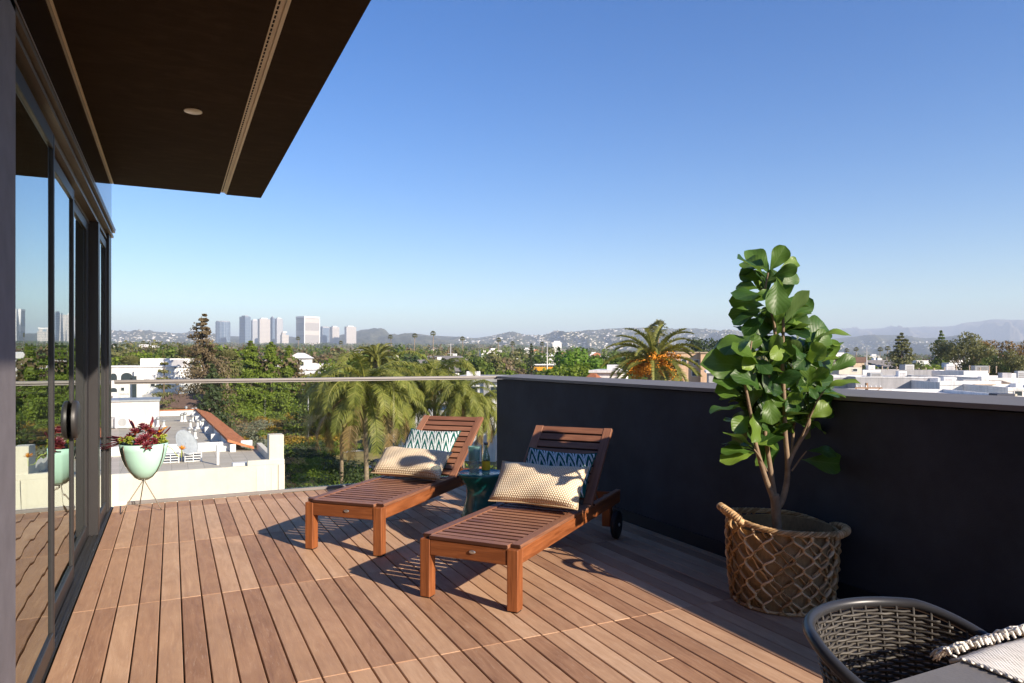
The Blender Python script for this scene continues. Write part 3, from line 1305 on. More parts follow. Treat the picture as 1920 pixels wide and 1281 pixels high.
m = MB()
stem(m, [(505, 1880, 0), (503, 1770, 0), (495, 1640, 0), (488, 1560, 0)], .034, .030, 12)
stem(m, [(496, 1640, 0), (470, 1560, -.01), (440, 1480, -.02), (405, 1370, -.04), (375, 1260, -.06), (360, 1160, -.07), (330, 1000, -.10), (310, 900, -.10)], .021, .008)
stem(m, [(492, 1600, .0), (480, 1520, .02), (462, 1400, .03), (440, 1260, .04), (428, 1150, .05), (430, 960, .04), (470, 760, .02), (492, 600, 0), (470, 470, 0), (432, 360, 0), (450, 230, 0)], .019, .006)
stem(m, [(500, 1650, 0), (535, 1590, .01), (560, 1490, .02), (566, 1370, .02), (552, 1200, .0), (545, 980, 0), (535, 780, -.02), (540, 560, -.02), (535, 420, 0)], .023, .008)
stem(m, [(566, 1400, .02), (590, 1330, .04), (640, 1240, .05), (690, 1160, .05), (692, 1060, .06), (700, 950, .06), (690, 820, .05), (690, 700, .04)], .017, .007)
stem(m, [(590, 1330, .05), (600, 1200, .08), (612, 1060, .1), (620, 900, .12), (650, 760, .12)], .010, .005)
stem(m, [(640, 1240, .05), (690, 1120, .0), (745, 1000, -.04), (790, 930, -.05)], .008, .004)
stem(m, [(440, 1420, -.02), (400, 1340, -.06), (365, 1290, -.08)], .007, .004)
stem(m, [(590, 1420, .03), (640, 1350, .02), (680, 1300, .0)], .006, .004)
stem(m, [(432, 1060, .04), (380, 900, .0), (340, 760, -.03), (350, 640, -.04)], .010, .005)
m.build("trunk", M_BARK, fig, True)

LEAVES = [
    # base x, y, depth, tip x, y, depth, width factor, droop
    (455, 225, 0, 545, 78, -.02, .62, .0), (430, 250, -.02, 275, 152, -.10, .55, .15), (470, 255, -.03, 615, 200, -.10, .50, .1),
    (520, 200, .05, 618, 165, .10, .5, .1), (525, 300, 0, 615, 240, .05, .7, .2), (440, 265, .05, 285, 245, .1, .5, .2),
    (450, 270, .05, 360, 170, .12, .6, .0), (500, 265, -.05, 492, 470, -.12, .58, .1), (430, 350, -.05, 268, 385, -.14, .85, .1),
    (400, 330, -.0, 268, 312, .08, .7, .1), (430, 430, -.02, 228, 400, -.06, .45, .2), (430, 450, 0, 225, 480, 0, .42, .2),
    (430, 475, -.04, 255, 540, -.10, .5, .2), (440, 490, .0, 312, 600, -.05, .4, .2), (480, 320, -.05, 385, 395, -.12, .45, .1),
    (548, 555, -.03, 688, 352, -.10, .52, .1), (560, 560, .05, 668, 380, .12, .6, .0), (540, 550, -.02, 700, 482, -.12, .40, .25),
    (550, 590, .0, 715, 545, -.1, .45, .2), (660, 670, .05, 772, 535, .12, .75, .1), (535, 590, -.05, 690, 612, -.16, .40, .2),
    (700, 645, -.03, 932, 612, -.10, .36, .3), (690, 650, .08, 852, 650, .22, .5, .1), (380, 600, .0, 200, 715, -.12, .70, .2),
    (340, 650, .03, 125, 690, .05, .55, .3), (405, 795, -.05, 240, 690, -.16, .55, .15), (330, 660, .05, 460, 620, .12, .6, .1),
    (455, 770, -.05, 505, 610, -.12, .40, .0), (400, 830, .0, 66, 785, -.06, .34, .4), (440, 800, -.04, 572, 735, -.14, .42, .1),
    (645, 800, -.04, 572, 645, -.08, .60, .0), (660, 780, -.03, 790, 685, -.12, .85, .1), (760, 770, .05, 882, 745, .08, .75, .2),
    (805, 830, .0, 960, 745, .0, .45, .2), (700, 890, -.02, 805, 815, -.08, .62, .1), (455, 895, -.06, 640, 850, -.18, .40, .15),
    (390, 830, -.03, 535, 832, -.12, .5, .2), (545, 950, -.03, 450, 920, -.12, .5, .1), (760, 955, -.05, 988, 900, -.12, .34, .35),
    (745, 965, -.06, 905, 980, -.14, .30, .3), (740, 985, .02, 835, 1070, .05, .7, .2), (420, 945, -.04, 235, 850, -.12, .36, .3),
    (305, 920, -.05, 128, 885, -.10, .52, .3), (300, 965, -.04, 140, 945, -.08, .60, .2), (310, 1040, -.06, 118, 1075, -.12, .55, .2),
    (345, 1070, .0, 330, 925, .02, .6, .0), (445, 960, -.05, 470, 1130, -.12, .52, .1), (345, 1050, -.06, 350, 1235, -.14, .62, .1),
    (560, 975, -.05, 645, 1000, -.15, .8, .1), (690, 910, -.05, 735, 985, -.1, .6, .1), (490, 1115, -.03, 682, 1080, -.1, .40, .2),
    (470, 1195, .0, 585, 1150, -.08, .36, .2), (465, 1190, .0, 415, 1155, -.05, .6, .2), (340, 1090, -.04, 240, 1170, -.1, .6, .2),
    (368, 1290, -.06, 195, 1200, -.14, .38, .1), (365, 1300, -.06, 180, 1260, -.06, .5, .2), (370, 1310, -.05, 180, 1310, -.10, .3, .2),
    (375, 1310, -.05, 175, 1360, -.08, .28, .15), (370, 1285, -.05, 330, 1190, .0, .45, .1), (680, 1300, .0, 850, 1330, -.06, .50, .35),
    (645, 1350, .02, 880, 1375, .05, .42, .15), (700, 1130, .06, 770, 1180, .14, .6, .2), (700, 1100, .05, 830, 1040, .1, .5, .2),
    (470, 640, .05, 360, 560, .12, .5, .1), (430, 520, .03, 330, 470, .06, .45, .1), (500, 560, -.02, 520, 420, -.06, .30, .0),
    (620, 640, .04, 640, 520, .10, .5, .1), (480, 700, .05, 410, 640, .10, .6, .1), (560, 700, .06, 640, 640, .15, .5, .1),
    (330, 780, .05, 260, 700, .10, .6, .1), (430, 880, .05, 330, 830, .12, .5, .2), (600, 860, .05, 690, 800, .14, .6, .2),
    (560, 830, .05, 520, 700, .14, .5, .1), (620, 920, .05, 560, 860, .14, .5, .1), (650, 1000, .04, 560, 1060, -.04, .5, .2),
    (420, 1010, .05, 340, 960, .14, .5, .2), (380, 960, -.02, 420, 1090, -.06, .5, .1), (310, 900, .0, 210, 800, -.04, .45, .2),
    (350, 740, -.06, 460, 830, -.14, .5, .1), (540, 660, -.06, 470, 740, -.14, .5, .1), (690, 720, .0, 610, 800, -.1, .55, .1),
    (690, 700, .03, 820, 690, .10, .5, .1), (480, 500, .06, 560, 440, .16, .5, .1), (620, 760, .10, 740, 640, .2, .55, .1),
    (300, 1000, .02, 220, 1010, .1, .5, .2), (700, 900, .06, 830, 880, .14, .45, .2), (480, 420, .05, 400, 330, .12, .55, .1),
    (500, 880, .1, 600, 940, .2, .5, .1), (380, 700, -.05, 300, 800, -.12, .5, .1), (590, 620, -.05, 640, 740, -.12, .45, .1),
]
r5 = random.Random(5)


def figleaf(m, b, tip, wf, droop, r5):
    d = tip - b
    L = d.length
    d.normalize()
    # the blade looks up and a little towards the light
    upw = Vector((r5.uniform(-.6, .45), r5.uniform(-1.0, -.1), r5.uniform(.25, 1.0)))
    s = d.cross(upw)
    if s.length < .2:
        s = d.cross(Vector((1, 0, 0)))
    s.normalize()
    s = Matrix.Rotation(r5.uniform(-.45, .45), 3, d) @ s
    u = s.cross(d)
    NL, NW = 13, 4
    vs, uvs = [], []
    ph, cup = r5.uniform(0, 6), r5.uniform(.10, .32)
    bend = droop + r5.uniform(-.04, .16)
    wv = r5.uniform(.05, .13)
    L *= 1.08
    Wd = L * max(.44, min(.72, wf)) * r5.uniform(.95, 1.12)
    for i in range(NL + 1):
        t = i / NL
        if t < .07:
            w = .02
        else:
            q = (t - .07) / .93
            w = (.30 + .06 * math.sin(q * 5)) * (1 - (1 - min(1, q * 4.5)) ** 2) * (q < .5) + 0
            # obovate outline with the fiddle waist
            w = (math.sin(PI * min(1, q) ** 1.75) ** .55) if 0 < q < 1 else .0
            w = max(w, .34 * math.sin(PI * min(1, q * 1.25)) ** .5 if q < .5 else 0)
        c = b + d * (L * t) + u * (bend * L * (.25 - (t - .5) ** 2) * 1.2)
        for k in range(-NW, NW + 1):
            p = k / NW
            edge = wv * L * .5 * (abs(p) ** 2) * math.sin(t * 11 + ph + (1.7 if p > 0 else 0))
            vs.append(c + s * (p * w * Wd / 2) + u * (cup * abs(p) ** 1.3 * w * Wd / 2 + edge * min(1, w * 2)))
            uvs.append((p, t))
    fs, fu = [], []
    K = 2 * NW + 1
    for i in range(NL):
        for k in range(K - 1):
            f = (i * K + k, i * K + k + 1, (i + 1) * K + k + 1, (i + 1) * K + k)
            fs.append(f)
            fu.append([uvs[j] for j in f])
    m.add([p - FB for p in vs], fs, 0, None, fu)


NODES = [(450, 230), (432, 360), (470, 470), (492, 600), (535, 420), (540, 560), (535, 780), (470, 760), (690, 700), (690, 820), (700, 950), (650, 760),
         (430, 960), (320, 960), (340, 760), (350, 640), (330, 1000), (620, 900), (545, 980), (360, 1120), (350, 1150), (365, 1270), (430, 1060), (700, 1040), (690, 1130), (545, 1080), (340, 1060)]
for (x0, y0) in NODES:
    for k in range(7 if y0 > 700 else 5):
        a = r5.uniform(0, 2 * PI)
        L_ = r5.uniform(135, 200)
        d0 = r5.uniform(-.02, .10)
        LEAVES.append((x0 + r5.uniform(-15, 15), y0 + r5.uniform(-40, 30), d0, x0 + L_ * math.cos(a) * .85, y0 + L_ * math.sin(a) * .8 - 25, d0 + r5.uniform(.0, .14), r5.uniform(.5, .8), .12))
m = MB()
for (x0, y0, d0, x1, y1, d1, wf, dr) in LEAVES:
    figleaf(m, fp(x0, y0, d0), fp(x1, y1, d1), wf, dr, r5)
m.build("foliage", M_FIG, fig, True)

# ------------------------------------------------------------------ wicker chair
M_RIM = simple("dark_grey_tube", (.038, .038, .041), .36, .2, var=.06)
M_WICK = wood("taupe_wicker", [(.034, .030, .026), (.066, .059, .050), (.11, .098, .082)], .5, .35, (10, 200, 200), .0006, .5)
CX, CY = 1.385, .900
ch = thing("wicker_chair", "dark grey woven tub armchair pushed up to the slatted table", "chair", (CX, CY, 0))


def crad(z):
    t = (z - .40) / .31
    return .190 + .042 * t - .012 * math.sin(PI * max(0, min(1, t)))


def crim(th):
    """height of the rim: high at the back, falling along the arms"""
    a = abs(((th - R(95)) + PI) % (2 * PI) - PI)
    return .708 - .13 * max(0, (a - R(50)) / R(85)) ** 1.25


A0, A1_ = R(95) - R(135), R(95) + R(135)
m = MB()
pts, rad = [], []
for i in range(81):
    th = A0 + (A1_ - A0) * i / 80
    z = crim(th)
    rr = crad(z) + .008
    pts.append((rr * math.cos(th), rr * math.sin(th), z))
for th, sgn in ((A0, 0), (A1_, -1)):
    pass
e0, e1 = Vector(pts[0]), Vector(pts[-1])
down0 = [Vector((e0.x * .97, e0.y - .015, e0.z - .05)), Vector((e0.x * .95, e0.y, .47)), Vector((e0.x * .93, e0.y + .02, .44))]
down1 = [Vector((e1.x * .97, e1.y - .015, e1.z - .05)), Vector((e1.x * .95, e1.y, .47)), Vector((e1.x * .93, e1.y + .02, .44))]
m.tube(down0[::-1] + [Vector(p) for p in pts] + down1, .0125, 12)
m.build("rim", M_RIM, ch, True)
m = MB()
NR = 30
for j in range(46):
    z = .405 + j * .0067
    p2 = []
    for i in range(NR * 4 + 1):
        th = A0 + (A1_ - A0) * i / (NR * 4)
        if z > crim(th) - .014:
            if len(p2) > 3:
                m.tube(p2, .0036, 5, flat=.95)
            p2 = []
            continue
        rr = crad(z) + .0036 * math.sin(PI * i / 4 * 1.0 + PI * j)
        p2.append((rr * math.cos(th), rr * math.sin(th), z + .0006 * math.sin(i * 1.7 + j)))
    if len(p2) > 3:
        m.tube(p2, .0036, 5, flat=.95)
for k in range(NR + 1):
    th = A0 + (A1_ - A0) * (k + .5) / NR if k < NR else A1_
    zt = crim(th)
    pp = [(crad(z) * math.cos(th), crad(z) * math.sin(th), z) for z in np.linspace(.40, zt, 8)]
    m.tube(pp, .0034, 6)
m.build("woven_back", M_WICK, ch, True)
m = MB()
prof = [(0, .402)] + [(r_, .402 + .003 * math.sin(r_ * 500)) for r_ in np.linspace(.01, .205, 60)] + [(.21, .385), (0, .38)]
m.lathe(prof, 48)
m.build("seat", M_WICK, ch, True)
for a in (45, 135, 225, 315):
    m = MB()
    q = R(a)
    m.tube([(.16 * math.cos(q), .16 * math.sin(q), .39), (.22 * math.cos(q), .22 * math.sin(q), .003)], [.013, .010], 10)
    m.build("leg", M_RIM, ch, True)

# ------------------------------------------------------------------ slatted table with a woven runner
M_TABLE = simple("grey_powder_coat", (.19, .175, .16), .5, .1, .4, var=.08, nscale=12, bump=.15, bscale=160)
TX0, TX1, TY0, TY1, TZ = .72, 2.18, -.20, .812, .72
tb = thing("dining_table", "grey slatted outdoor table in the bottom right corner", "table", ((TX0 + TX1) / 2, (TY0 + TY1) / 2, 0))
tcx, tcy = (TX0 + TX1) / 2, (TY0 + TY1) / 2
m = MB()
y = TY1
while y > TY0 + .05:
    w = .092
    m.box((0, y - w / 2 - tcy, TZ - .011), (TX1 - TX0, w, .022), ch=.0025)
    y -= w + .005
m.build("table_top", M_TABLE, tb)
m = MB()
for sx in (-1, 1):
    m.box((sx * .60, 0, TZ - .045), (.04, .86, .045), ch=.003)
for sy in (-1, 1):
    m.box((0, sy * .40, TZ - .046), (1.16, .03, .042), ch=.003)
m.build("apron", M_TABLE, tb)
for sx in (-1, 1):
    for sy in (-1, 1):
        m = MB()
        m.box((sx * .60, sy * .40, (TZ - .07) / 2), (.045, .045, TZ - .07), ch=.003)
        m.build("leg", M_TABLE, tb)
_t = NT("cream_weave")
_s = _t.sep(_t.attr('g'))
_a = _t.math('SINE', _t.math('MULTIPLY', _s[0], 900))
_b = _t.math('SINE', _t.math('MULTIPLY', _s[1], 700))
_h = _t.math('ADD', _t.math('MULTIPLY', _a, _b), _t.noise(_t.attr('g'), 60, 3, .6))
_c = _t.ramp(_t.noise(_t.attr('g'), 40, 4, .6), [(.3, (.76, .70, .61)), (.7, (.88, .83, .75))])
M_CLOTH = _t.surf(_t.bsdf(_c, .95, 0, .1, _t.bump(_h, .35, .002)))
RX0, RX1 = 1.315, 1.74
rn = thing("table_runner", "cream woven table runner with knotted fringe on the grey table", "table runner", ((RX0 + RX1) / 2, .4, TZ))
ox = (RX0 + RX1) / 2
m = MB()
NXg, NYg = 46, 60
r6 = random.Random(8)
vs, fs = [], []
yend = .835
for j in range(NYg + 1):
    for i in range(NXg + 1):
        X_ = RX0 + (RX1 - RX0) * i / NXg
        Y_ = -.12 + (yend + .12) * j / NYg
        sag = 0
        if Y_ > TY1 - .004:
            sag = -1.2 * (Y_ - TY1 + .004) ** 1.3
        z = .0065 + .0016 * math.sin(X_ * 31 + Y_ * 9) + .0012 * math.sin(Y_ * 43 + X_ * 5) + .0007 * math.sin(X_ * 210) + .0007 * math.sin(Y_ * 230) + sag
        vs.append((X_ - ox, Y_ - .4, z))
K = NXg + 1
for j in range(NYg):
    for i in range(NXg):
        fs.append((j * K + i, j * K + i + 1, (j + 1) * K + i + 1, (j + 1) * K + i))
m.add(vs, fs)
ro = m.build("woven_cloth", M_CLOTH, rn, True)
sm = ro.modifiers.new("solid", 'SOLIDIFY')
sm.thickness = .0055
sm.offset = -1
m = MB()
x = RX0 + .006
while x < RX1:
    y0 = yend - .006
    L = r6.uniform(.022, .040)
    dx, up = r6.uniform(-.018, .014), r6.uniform(.0, .010)
    c0 = Vector((x - ox, y0 - .4 + r6.uniform(-.004, .008), .003 + r6.uniform(-.002, .004)))
    # knot
    m.tube([c0, c0 + Vector((0, .006, .006 + up * .4)), c0 + Vector((dx * .3, .014, .002 + up * .4))], [.0025, .0040, .0028], 7)
    for q in range(5):
        ex = dx + r6.uniform(-.012, .012)
        p0 = c0 + Vector((dx * .3, .012, .003 + up * .4))
        pts = [p0, p0 + Vector((ex * .4, L * .35, up * .2 - .004)), p0 + Vector((ex * .8, L * .7, -.012 - .4 * up)), p0 + Vector((ex, L * r6.uniform(.8, 1), -.024 - r6.uniform(0, .008)))]
        m.tube(pts, [.0021, .0021, .0018, .0012], 5)
    x += r6.uniform(.008, .014)
for k in range(60):
    yy = .82 - k * .016
    c0 = Vector((RX0 - ox, yy - .4, .004))
    m.tube([c0, c0 + Vector((-.004, .003, .002)), c0 + Vector((0, .008, 0))], .0024, 5)
m.build("fringe", M_CLOTH, rn, True)
# ------------------------------------------------------------------ terrain
def lerp_tab(tab, x):
    if x <= tab[0][0]:
        return tab[0][1]
    for (a, b), (c, d) in zip(tab[:-1], tab[1:]):
        if x <= c:
            return b + (d - b) * (x - a) / (c - a)
    return tab[-1][1]


T_L = [(0, -9.8), (70, -9.6), (150, -8.6), (350, -4.6), (800, 1.5), (1500, 16), (3000, 52), (4500, 85), (7000, 120), (30000, 160)]
T_R = [(0, -9.8), (80, -9.6), (300, -8.8), (800, -6.0), (1500, -3), (3000, 4), (5000, 22), (8000, 60), (12000, 90), (30000, 120)]


def ter(x, y):
    r = math.hypot(x, y)
    az = math.atan2(x, y)            # 0 = +y, to the right positive
    k = min(1, max(0, (az - R(22)) / R(24)))
    k = k * k * (3 - 2 * k)
    return lerp_tab(T_L, r) * (1 - k) + lerp_tab(T_R, r) * k + .35 * math.sin(x * .021) * math.cos(y * .017) * min(1, r / 120)


def hz_noise(x, seed=0.):
    return sum(math.sin(x * f + seed * (1.3 + i) + i * i) / (1.6 ** i) for i, f in enumerate((1.0, 2.3, 5.1, 11.7, 23.3)))


NA, rad_list = 200, [0] + [12 * 1.125 ** k for k in range(68)]
rad_list = [r for r in rad_list if r < 29000]
vs, fs = [(0, 0, ter(0, 0))], []
for r in rad_list[1:]:
    for k in range(NA):
        a = 2 * PI * k / NA
        x, y = r * math.sin(a), r * math.cos(a)
        vs.append((x, y, ter(x, y)))
for k in range(NA):
    fs.append((0, 1 + (k + 1) % NA, 1 + k))
for i in range(len(rad_list) - 2):
    for k in range(NA):
        l = (k + 1) % NA
        a, b = 1 + i * NA, 1 + (i + 1) * NA
        fs.append((a + k, a + l, b + l, b + k))
_t = NT("town_ground")
_p = _t.t.nodes.new("ShaderNodeNewGeometry").outputs['Position']
_n = _t.noise(_p, .035, 6, .65, .4)
_n2 = _t.noise(_p, .9, 5, .65)
_c = _t.ramp(_n, [(.25, (.075, .095, .028)), (.42, (.21, .185, .07)), (.55, (.30, .235, .10)), (.68, (.13, .135, .04)), (.8, (.30, .26, .17))])
_c = _t.mix(.5, _c, _t.ramp(_n2, [(.3, (.3, .3, .3)), (.7, (1.3, 1.3, 1.2))]), 'MULTIPLY')
M_GROUND = _t.surf(_t.bsdf(_c, .95, 0, .1, _t.bump(_n2, .6, .3)))
m = MB()
m.add(vs, fs)
tag(m.build("terrain", M_GROUND, None, True), "town ground below the terrace, rising towards the hills", kind='structure')


def ridge(name, label, prof, d, fade, mat, front, seed, rough):
    """a range of hills: prof is the skyline (pixel column, pixel row) at distance d"""
    m = MB()
    us = np.arange(prof[0][0], prof[-1][0] + 1, 5)
    NR_ = 34
    vs, fs = [], []
    for iu, u in enumerate(us):
        vtop = lerp_tab(prof, u)
        dirv = hd(u)
        rr = d * (1 + .10 * math.sin(u * .004 + seed))
        dep = rr * (dirv.x * CSN + dirv.y * CCS)
        ztop = CAM_H + (672 - vtop) / F_PX * dep
        for j in range(NR_):
            t = j / (NR_ - 1)                 # 0 foot, .8 ridge, 1 behind
            rad_ = rr * (1 - front * (1 - t / .8)) if t < .8 else rr * (1 + .25 * (t - .8))
            x, y = dirv.x * rad_, dirv.y * rad_
            z0 = ter(x, y) - 6
            if t < .8:
                q = t / .8
                prof_h = q ** 1.15
                spur = (hz_noise(u * .055 + 2.2 * math.sin(q * 3 + u * .01) + seed) * .5 + hz_noise(u * .017 + q * 4, seed + 4)) * rough
                hgt = (ztop - z0) * prof_h * (1 + spur * (1 - q) * 2.2) + (ztop - z0) * .14 * rough * hz_noise(u * .09 + q * 7, seed) * (1 - q) * 1.6
            else:
                hgt = (ztop - z0) * (1 - (t - .8) * 2.2)
            vs.append((x, y, z0 + max(0, hgt)))
    for i in range(len(us) - 1):
        for j in range(NR_ - 1):
            a = i * NR_ + j
            fs.append((a, a + NR_, a + NR_ + 1, a + 1))
    m.add(vs, fs)
    return tag(m.build(name, mat, None, True), label, kind='structure')


def mk_hill(name, c1, c2, c3, s):
    t = NT(name)
    p = t.t.nodes.new("ShaderNodeNewGeometry").outputs['Position']
    n = t.noise(p, s, 8, .68, .6)
    n2 = t.noise(p, s * 9, 4, .6)
    c = t.ramp(t.math('ADD', t.math('MULTIPLY', n, .6), t.math('MULTIPLY', n2, .4)), [(.3, c1), (.5, c2), (.7, c3)])
    return t.surf(t.bsdf(c, .95, 0, .1, t.bump(n, .8, 40)))


M_HILL = mk_hill("chaparral_hill", (.022, .036, .018), (.075, .080, .038), (.26, .21, .12), .006)
M_MOUNT = mk_hill("bare_mountain", (.06, .06, .05), (.16, .14, .10), (.32, .26, .19), .0022)
HILLS = [(-700, 640), (-300, 628), (60, 624), (205, 620), (260, 622), (350, 626), (420, 630), (520, 633), (640, 632), (668, 626), (690, 621), (715, 619.5), (730, 626), (750, 628),
         (771, 624), (809, 629), (848, 631), (892, 634), (915, 631), (940, 628), (967, 626), (985, 630), (1005, 633), (1040, 626), (1082, 621),
         (1130, 617), (1175, 613), (1220, 615), (1262, 618), (1307, 616), (1372, 622), (1450, 628), (1520, 636), (1572, 634), (1640, 628),
         (1686, 628), (1732, 635), (1800, 634), (1900, 640), (2100, 636), (2500, 630)]
MOUNT = [(1150, 632), (1300, 626), (1450, 621), (1544, 618), (1600, 617), (1640, 616), (1693, 613), (1734, 611), (1760, 612), (1789, 611), (1812, 604), (1858, 598.5), (1915, 600), (2000, 606), (2150, 603), (2400, 612), (2600, 620)]
hills = ridge("hills", "hazy blue hills dotted with houses behind the town", HILLS, 7000, .8, M_HILL, .42, 1.0, .30)
mnts = ridge("mountains", "pale far mountain range on the right horizon", MOUNT, 15500, .8, M_MOUNT, .30, 3.0, .34)

# ------------------------------------------------------------------ foliage makers
F_GREEN = foliage("leaf_green", (0.055, 0.090, 0.017), (0.116, 0.165, 0.029), (0.195, 0.232, 0.044), trans=.32)
F_BRIGHT = foliage("leaf_bright", (0.067, 0.134, 0.015), (0.134, 0.244, 0.024), (0.207, 0.305, 0.043), trans=.35)
F_OLIVE = foliage("leaf_olive", (0.091, 0.098, 0.037), (0.159, 0.159, 0.056), (0.232, 0.213, 0.085), trans=.3)
F_DARK = foliage("leaf_dark", (0.022, 0.037, 0.012), (0.046, 0.071, 0.020), (0.085, 0.107, 0.030))
F_BROWN = foliage("leaf_brown", (.085, .065, .036), (.15, .11, .055), (.20, .16, .085), trans=.2)
F_RUST = foliage("leaf_rust", (.085, .060, .018), (.19, .115, .030), (.28, .155, .045))
F_PINE = foliage("leaf_pine", (0.067, 0.110, 0.012), (0.165, 0.226, 0.024), (0.256, 0.305, 0.044), trans=.4)
F_PALM = foliage("leaf_palm", (0.073, 0.098, 0.017), (0.220, 0.232, 0.044), (0.378, 0.342, 0.098), trans=.32)
F_PALMDRY = foliage("leaf_palm_dry", (.14, .095, .04), (.22, .15, .06), (.30, .21, .09), trans=.2)
F_CANARY = foliage("leaf_canary", (0.067, 0.085, 0.020), (0.195, 0.201, 0.044), (0.342, 0.317, 0.085), trans=.28)
F_YELLOW = foliage("leaf_yellow", (.16, .125, .02), (.30, .20, .025), (.36, .20, .03), trans=.25)
F_GREY = foliage("leaf_grey", (0.091, 0.104, 0.067), (0.159, 0.171, 0.110), (0.220, 0.232, 0.146), trans=.2)
M_TRUNK = simple("tree_bark", (.115, .085, .06), .9, var=.3, nscale=4)
M_TRUNKP = simple("palm_trunk_bark", (.24, .18, .12), .9, var=.3, nscale=7, bump=.6, bscale=14, bdist=.05)
M_FRUIT = simple("orange_dates", (.62, .235, .012), .6, var=.4, nscale=30)


def cards(P, Nn, size, asp, r, bend=0.0):
    """small four-sided leaf faces at points P with normals Nn"""
    P = np.asarray(P)
    Nn = np.asarray(Nn)
    n = len(P)
    Nn = Nn / np.maximum(np.linalg.norm(Nn, axis=1, keepdims=True), 1e-6)
    rv = r.normal(size=(n, 3))
    a = np.cross(Nn, rv)
    a /= np.maximum(np.linalg.norm(a, axis=1, keepdims=True), 1e-6)
    b = np.cross(Nn, a)
    s = size * r.uniform(.6, 1.4, (n, 1))
    V = np.stack([P - a * s * asp, P - b * s * .5, P + a * s * asp, P + b * s * .5], 1).reshape(-1, 3)
    Fc = [(4 * i, 4 * i + 1, 4 * i + 2, 4 * i + 3) for i in range(n)]
    return V.tolist(), Fc


def clump_points(r, centers, radii, n, squash=.85):
    centers = np.asarray(centers)
    radii = np.asarray(radii)
    w = radii ** 2
    idx = r.choice(len(centers), n, p=w / w.sum())
    d = r.normal(size=(n, 3))
    d /= np.linalg.norm(d, axis=1, keepdims=True)
    rr = radii[idx, None] * (r.uniform(.25, 1, (n, 1)) ** .45)
    P = centers[idx] + d * rr * np.array([1, 1, squash])
    Nn = d + r.normal(size=(n, 3)) * .5 + np.array([0, 0, .2])
    return P, Nn


def limbs(m, r, base, tops, r0, mi=0):
    for t in tops:
        b = Vector(base)
        t = Vector(t)
        mid = b.lerp(t, .5) + Vector((r.normal() * .06, r.normal() * .06, .05)) * (t - b).length
        m.tube([b, mid, t], [r0, r0 * .6, r0 * .18], 5, mi)


def broad(h, w, seed, mat, n=2200, leaf=.30, nclump=26, crown0=.28, squash=.8, gaps=.55):
    """meshes (trunk, crown) of a round-headed tree of height h and width w"""
    r = np.random.default_rng(seed)
    cs, rs = [], []
    hz = h * (1 - crown0) / 2
    cz = h * crown0 + hz
    for _ in range(nclump):
        d = r.normal(size=3)
        d /= np.linalg.norm(d)
        q = r.uniform(.35, 1) ** .6
        lob = 1 + .22 * math.sin(3 * math.atan2(d[1], d[0]) + seed)
        c = np.array([d[0] * w / 2 * q * lob * .78, d[1] * w / 2 * q * lob * .78, cz + d[2] * hz * q * .80])
        cs.append(c)
        rs.append(w * r.uniform(.10, .19) * gaps / .55)
    P, Nn = clump_points(r, cs, rs, n, squash)
    V, Fc = cards(P, Nn, leaf, .75, r)
    mc = MB()
    mc.add(V, Fc)
    mt = MB()
    k = h * crown0
    mt.tube([(0, 0, -.5), (r.normal() * .05 * w, r.normal() * .05 * w, k * .6), (0, 0, k * 1.15)], [h * .030, h * .024, h * .018], 7)
    limbs(mt, r, (0, 0, k), [tuple(c) for c in cs[:9]], h * .014)
    return mt.mesh("trunk", [M_TRUNK], True), mc.mesh("crown", [mat])


def conifer(h, w, seed, mat, n=2600, leaf=.32, layers=22, top=1.0, bare=.06, droop=.15, dens=1.0, ragged=.3):
    r = np.random.default_rng(seed)
    P, Nn = [], []
    mt = MB()
    mt.tube([(0, 0, -.5), (0, 0, h * .5), (r.normal() * .02 * h, 0, h * .99)], [h * .020, h * .013, h * .002], 7)
    per = n // (layers * 7)
    for j in range(layers):
        t = j / (layers - 1)
        z = h * (bare + (1 - bare) * t)
        R_ = w / 2 * ((1 - t) ** .75 * .96 + .05) * top
        nb = 7
        for k in range(nb):
            th = r.uniform(0, 2 * PI)
            L = R_ * r.uniform(1 - ragged * 1.6, 1 + ragged * .4)
            dz = -droop * L + r.normal() * .05 * L
            e = np.array([math.cos(th) * L, math.sin(th) * L, z + dz])
            b = np.array([0, 0, z])
            if j % 2 == 0:
                mt.tube([tuple(b), tuple(b + (e - b) * .9)], [h * .005 * (1.2 - t), h * .001], 4, caps=False)
            q = r.uniform(.15, 1, (per, 1)) ** .7
            pts = b + (e - b) * q + r.normal(size=(per, 3)) * np.array([.13, .13, .09]) * (L * .9 + .15)
            P.append(pts)
            Nn.append(r.normal(size=(per, 3)) * .6 + np.array([math.cos(th) * .9, math.sin(th) * .9, .4]))
    V, Fc = cards(np.concatenate(P), np.concatenate(Nn), leaf, .8, r)
    mc = MB()
    mc.add(V, Fc)
    return mt.mesh("trunk", [M_TRUNK], True), mc.mesh("crown", [mat])


def frond_pts(base, az, el, L, droop, n=14):
    p = Vector(base)
    pts = [p.copy()]
    e = el
    for i in range(n):
        d = Vector((math.cos(az) * math.cos(e), math.sin(az) * math.cos(e), math.sin(e)))
        p = p + d * (L / n)
        pts.append(p.copy())
        e -= droop / n * (1 + .8 * i / n)
    return pts


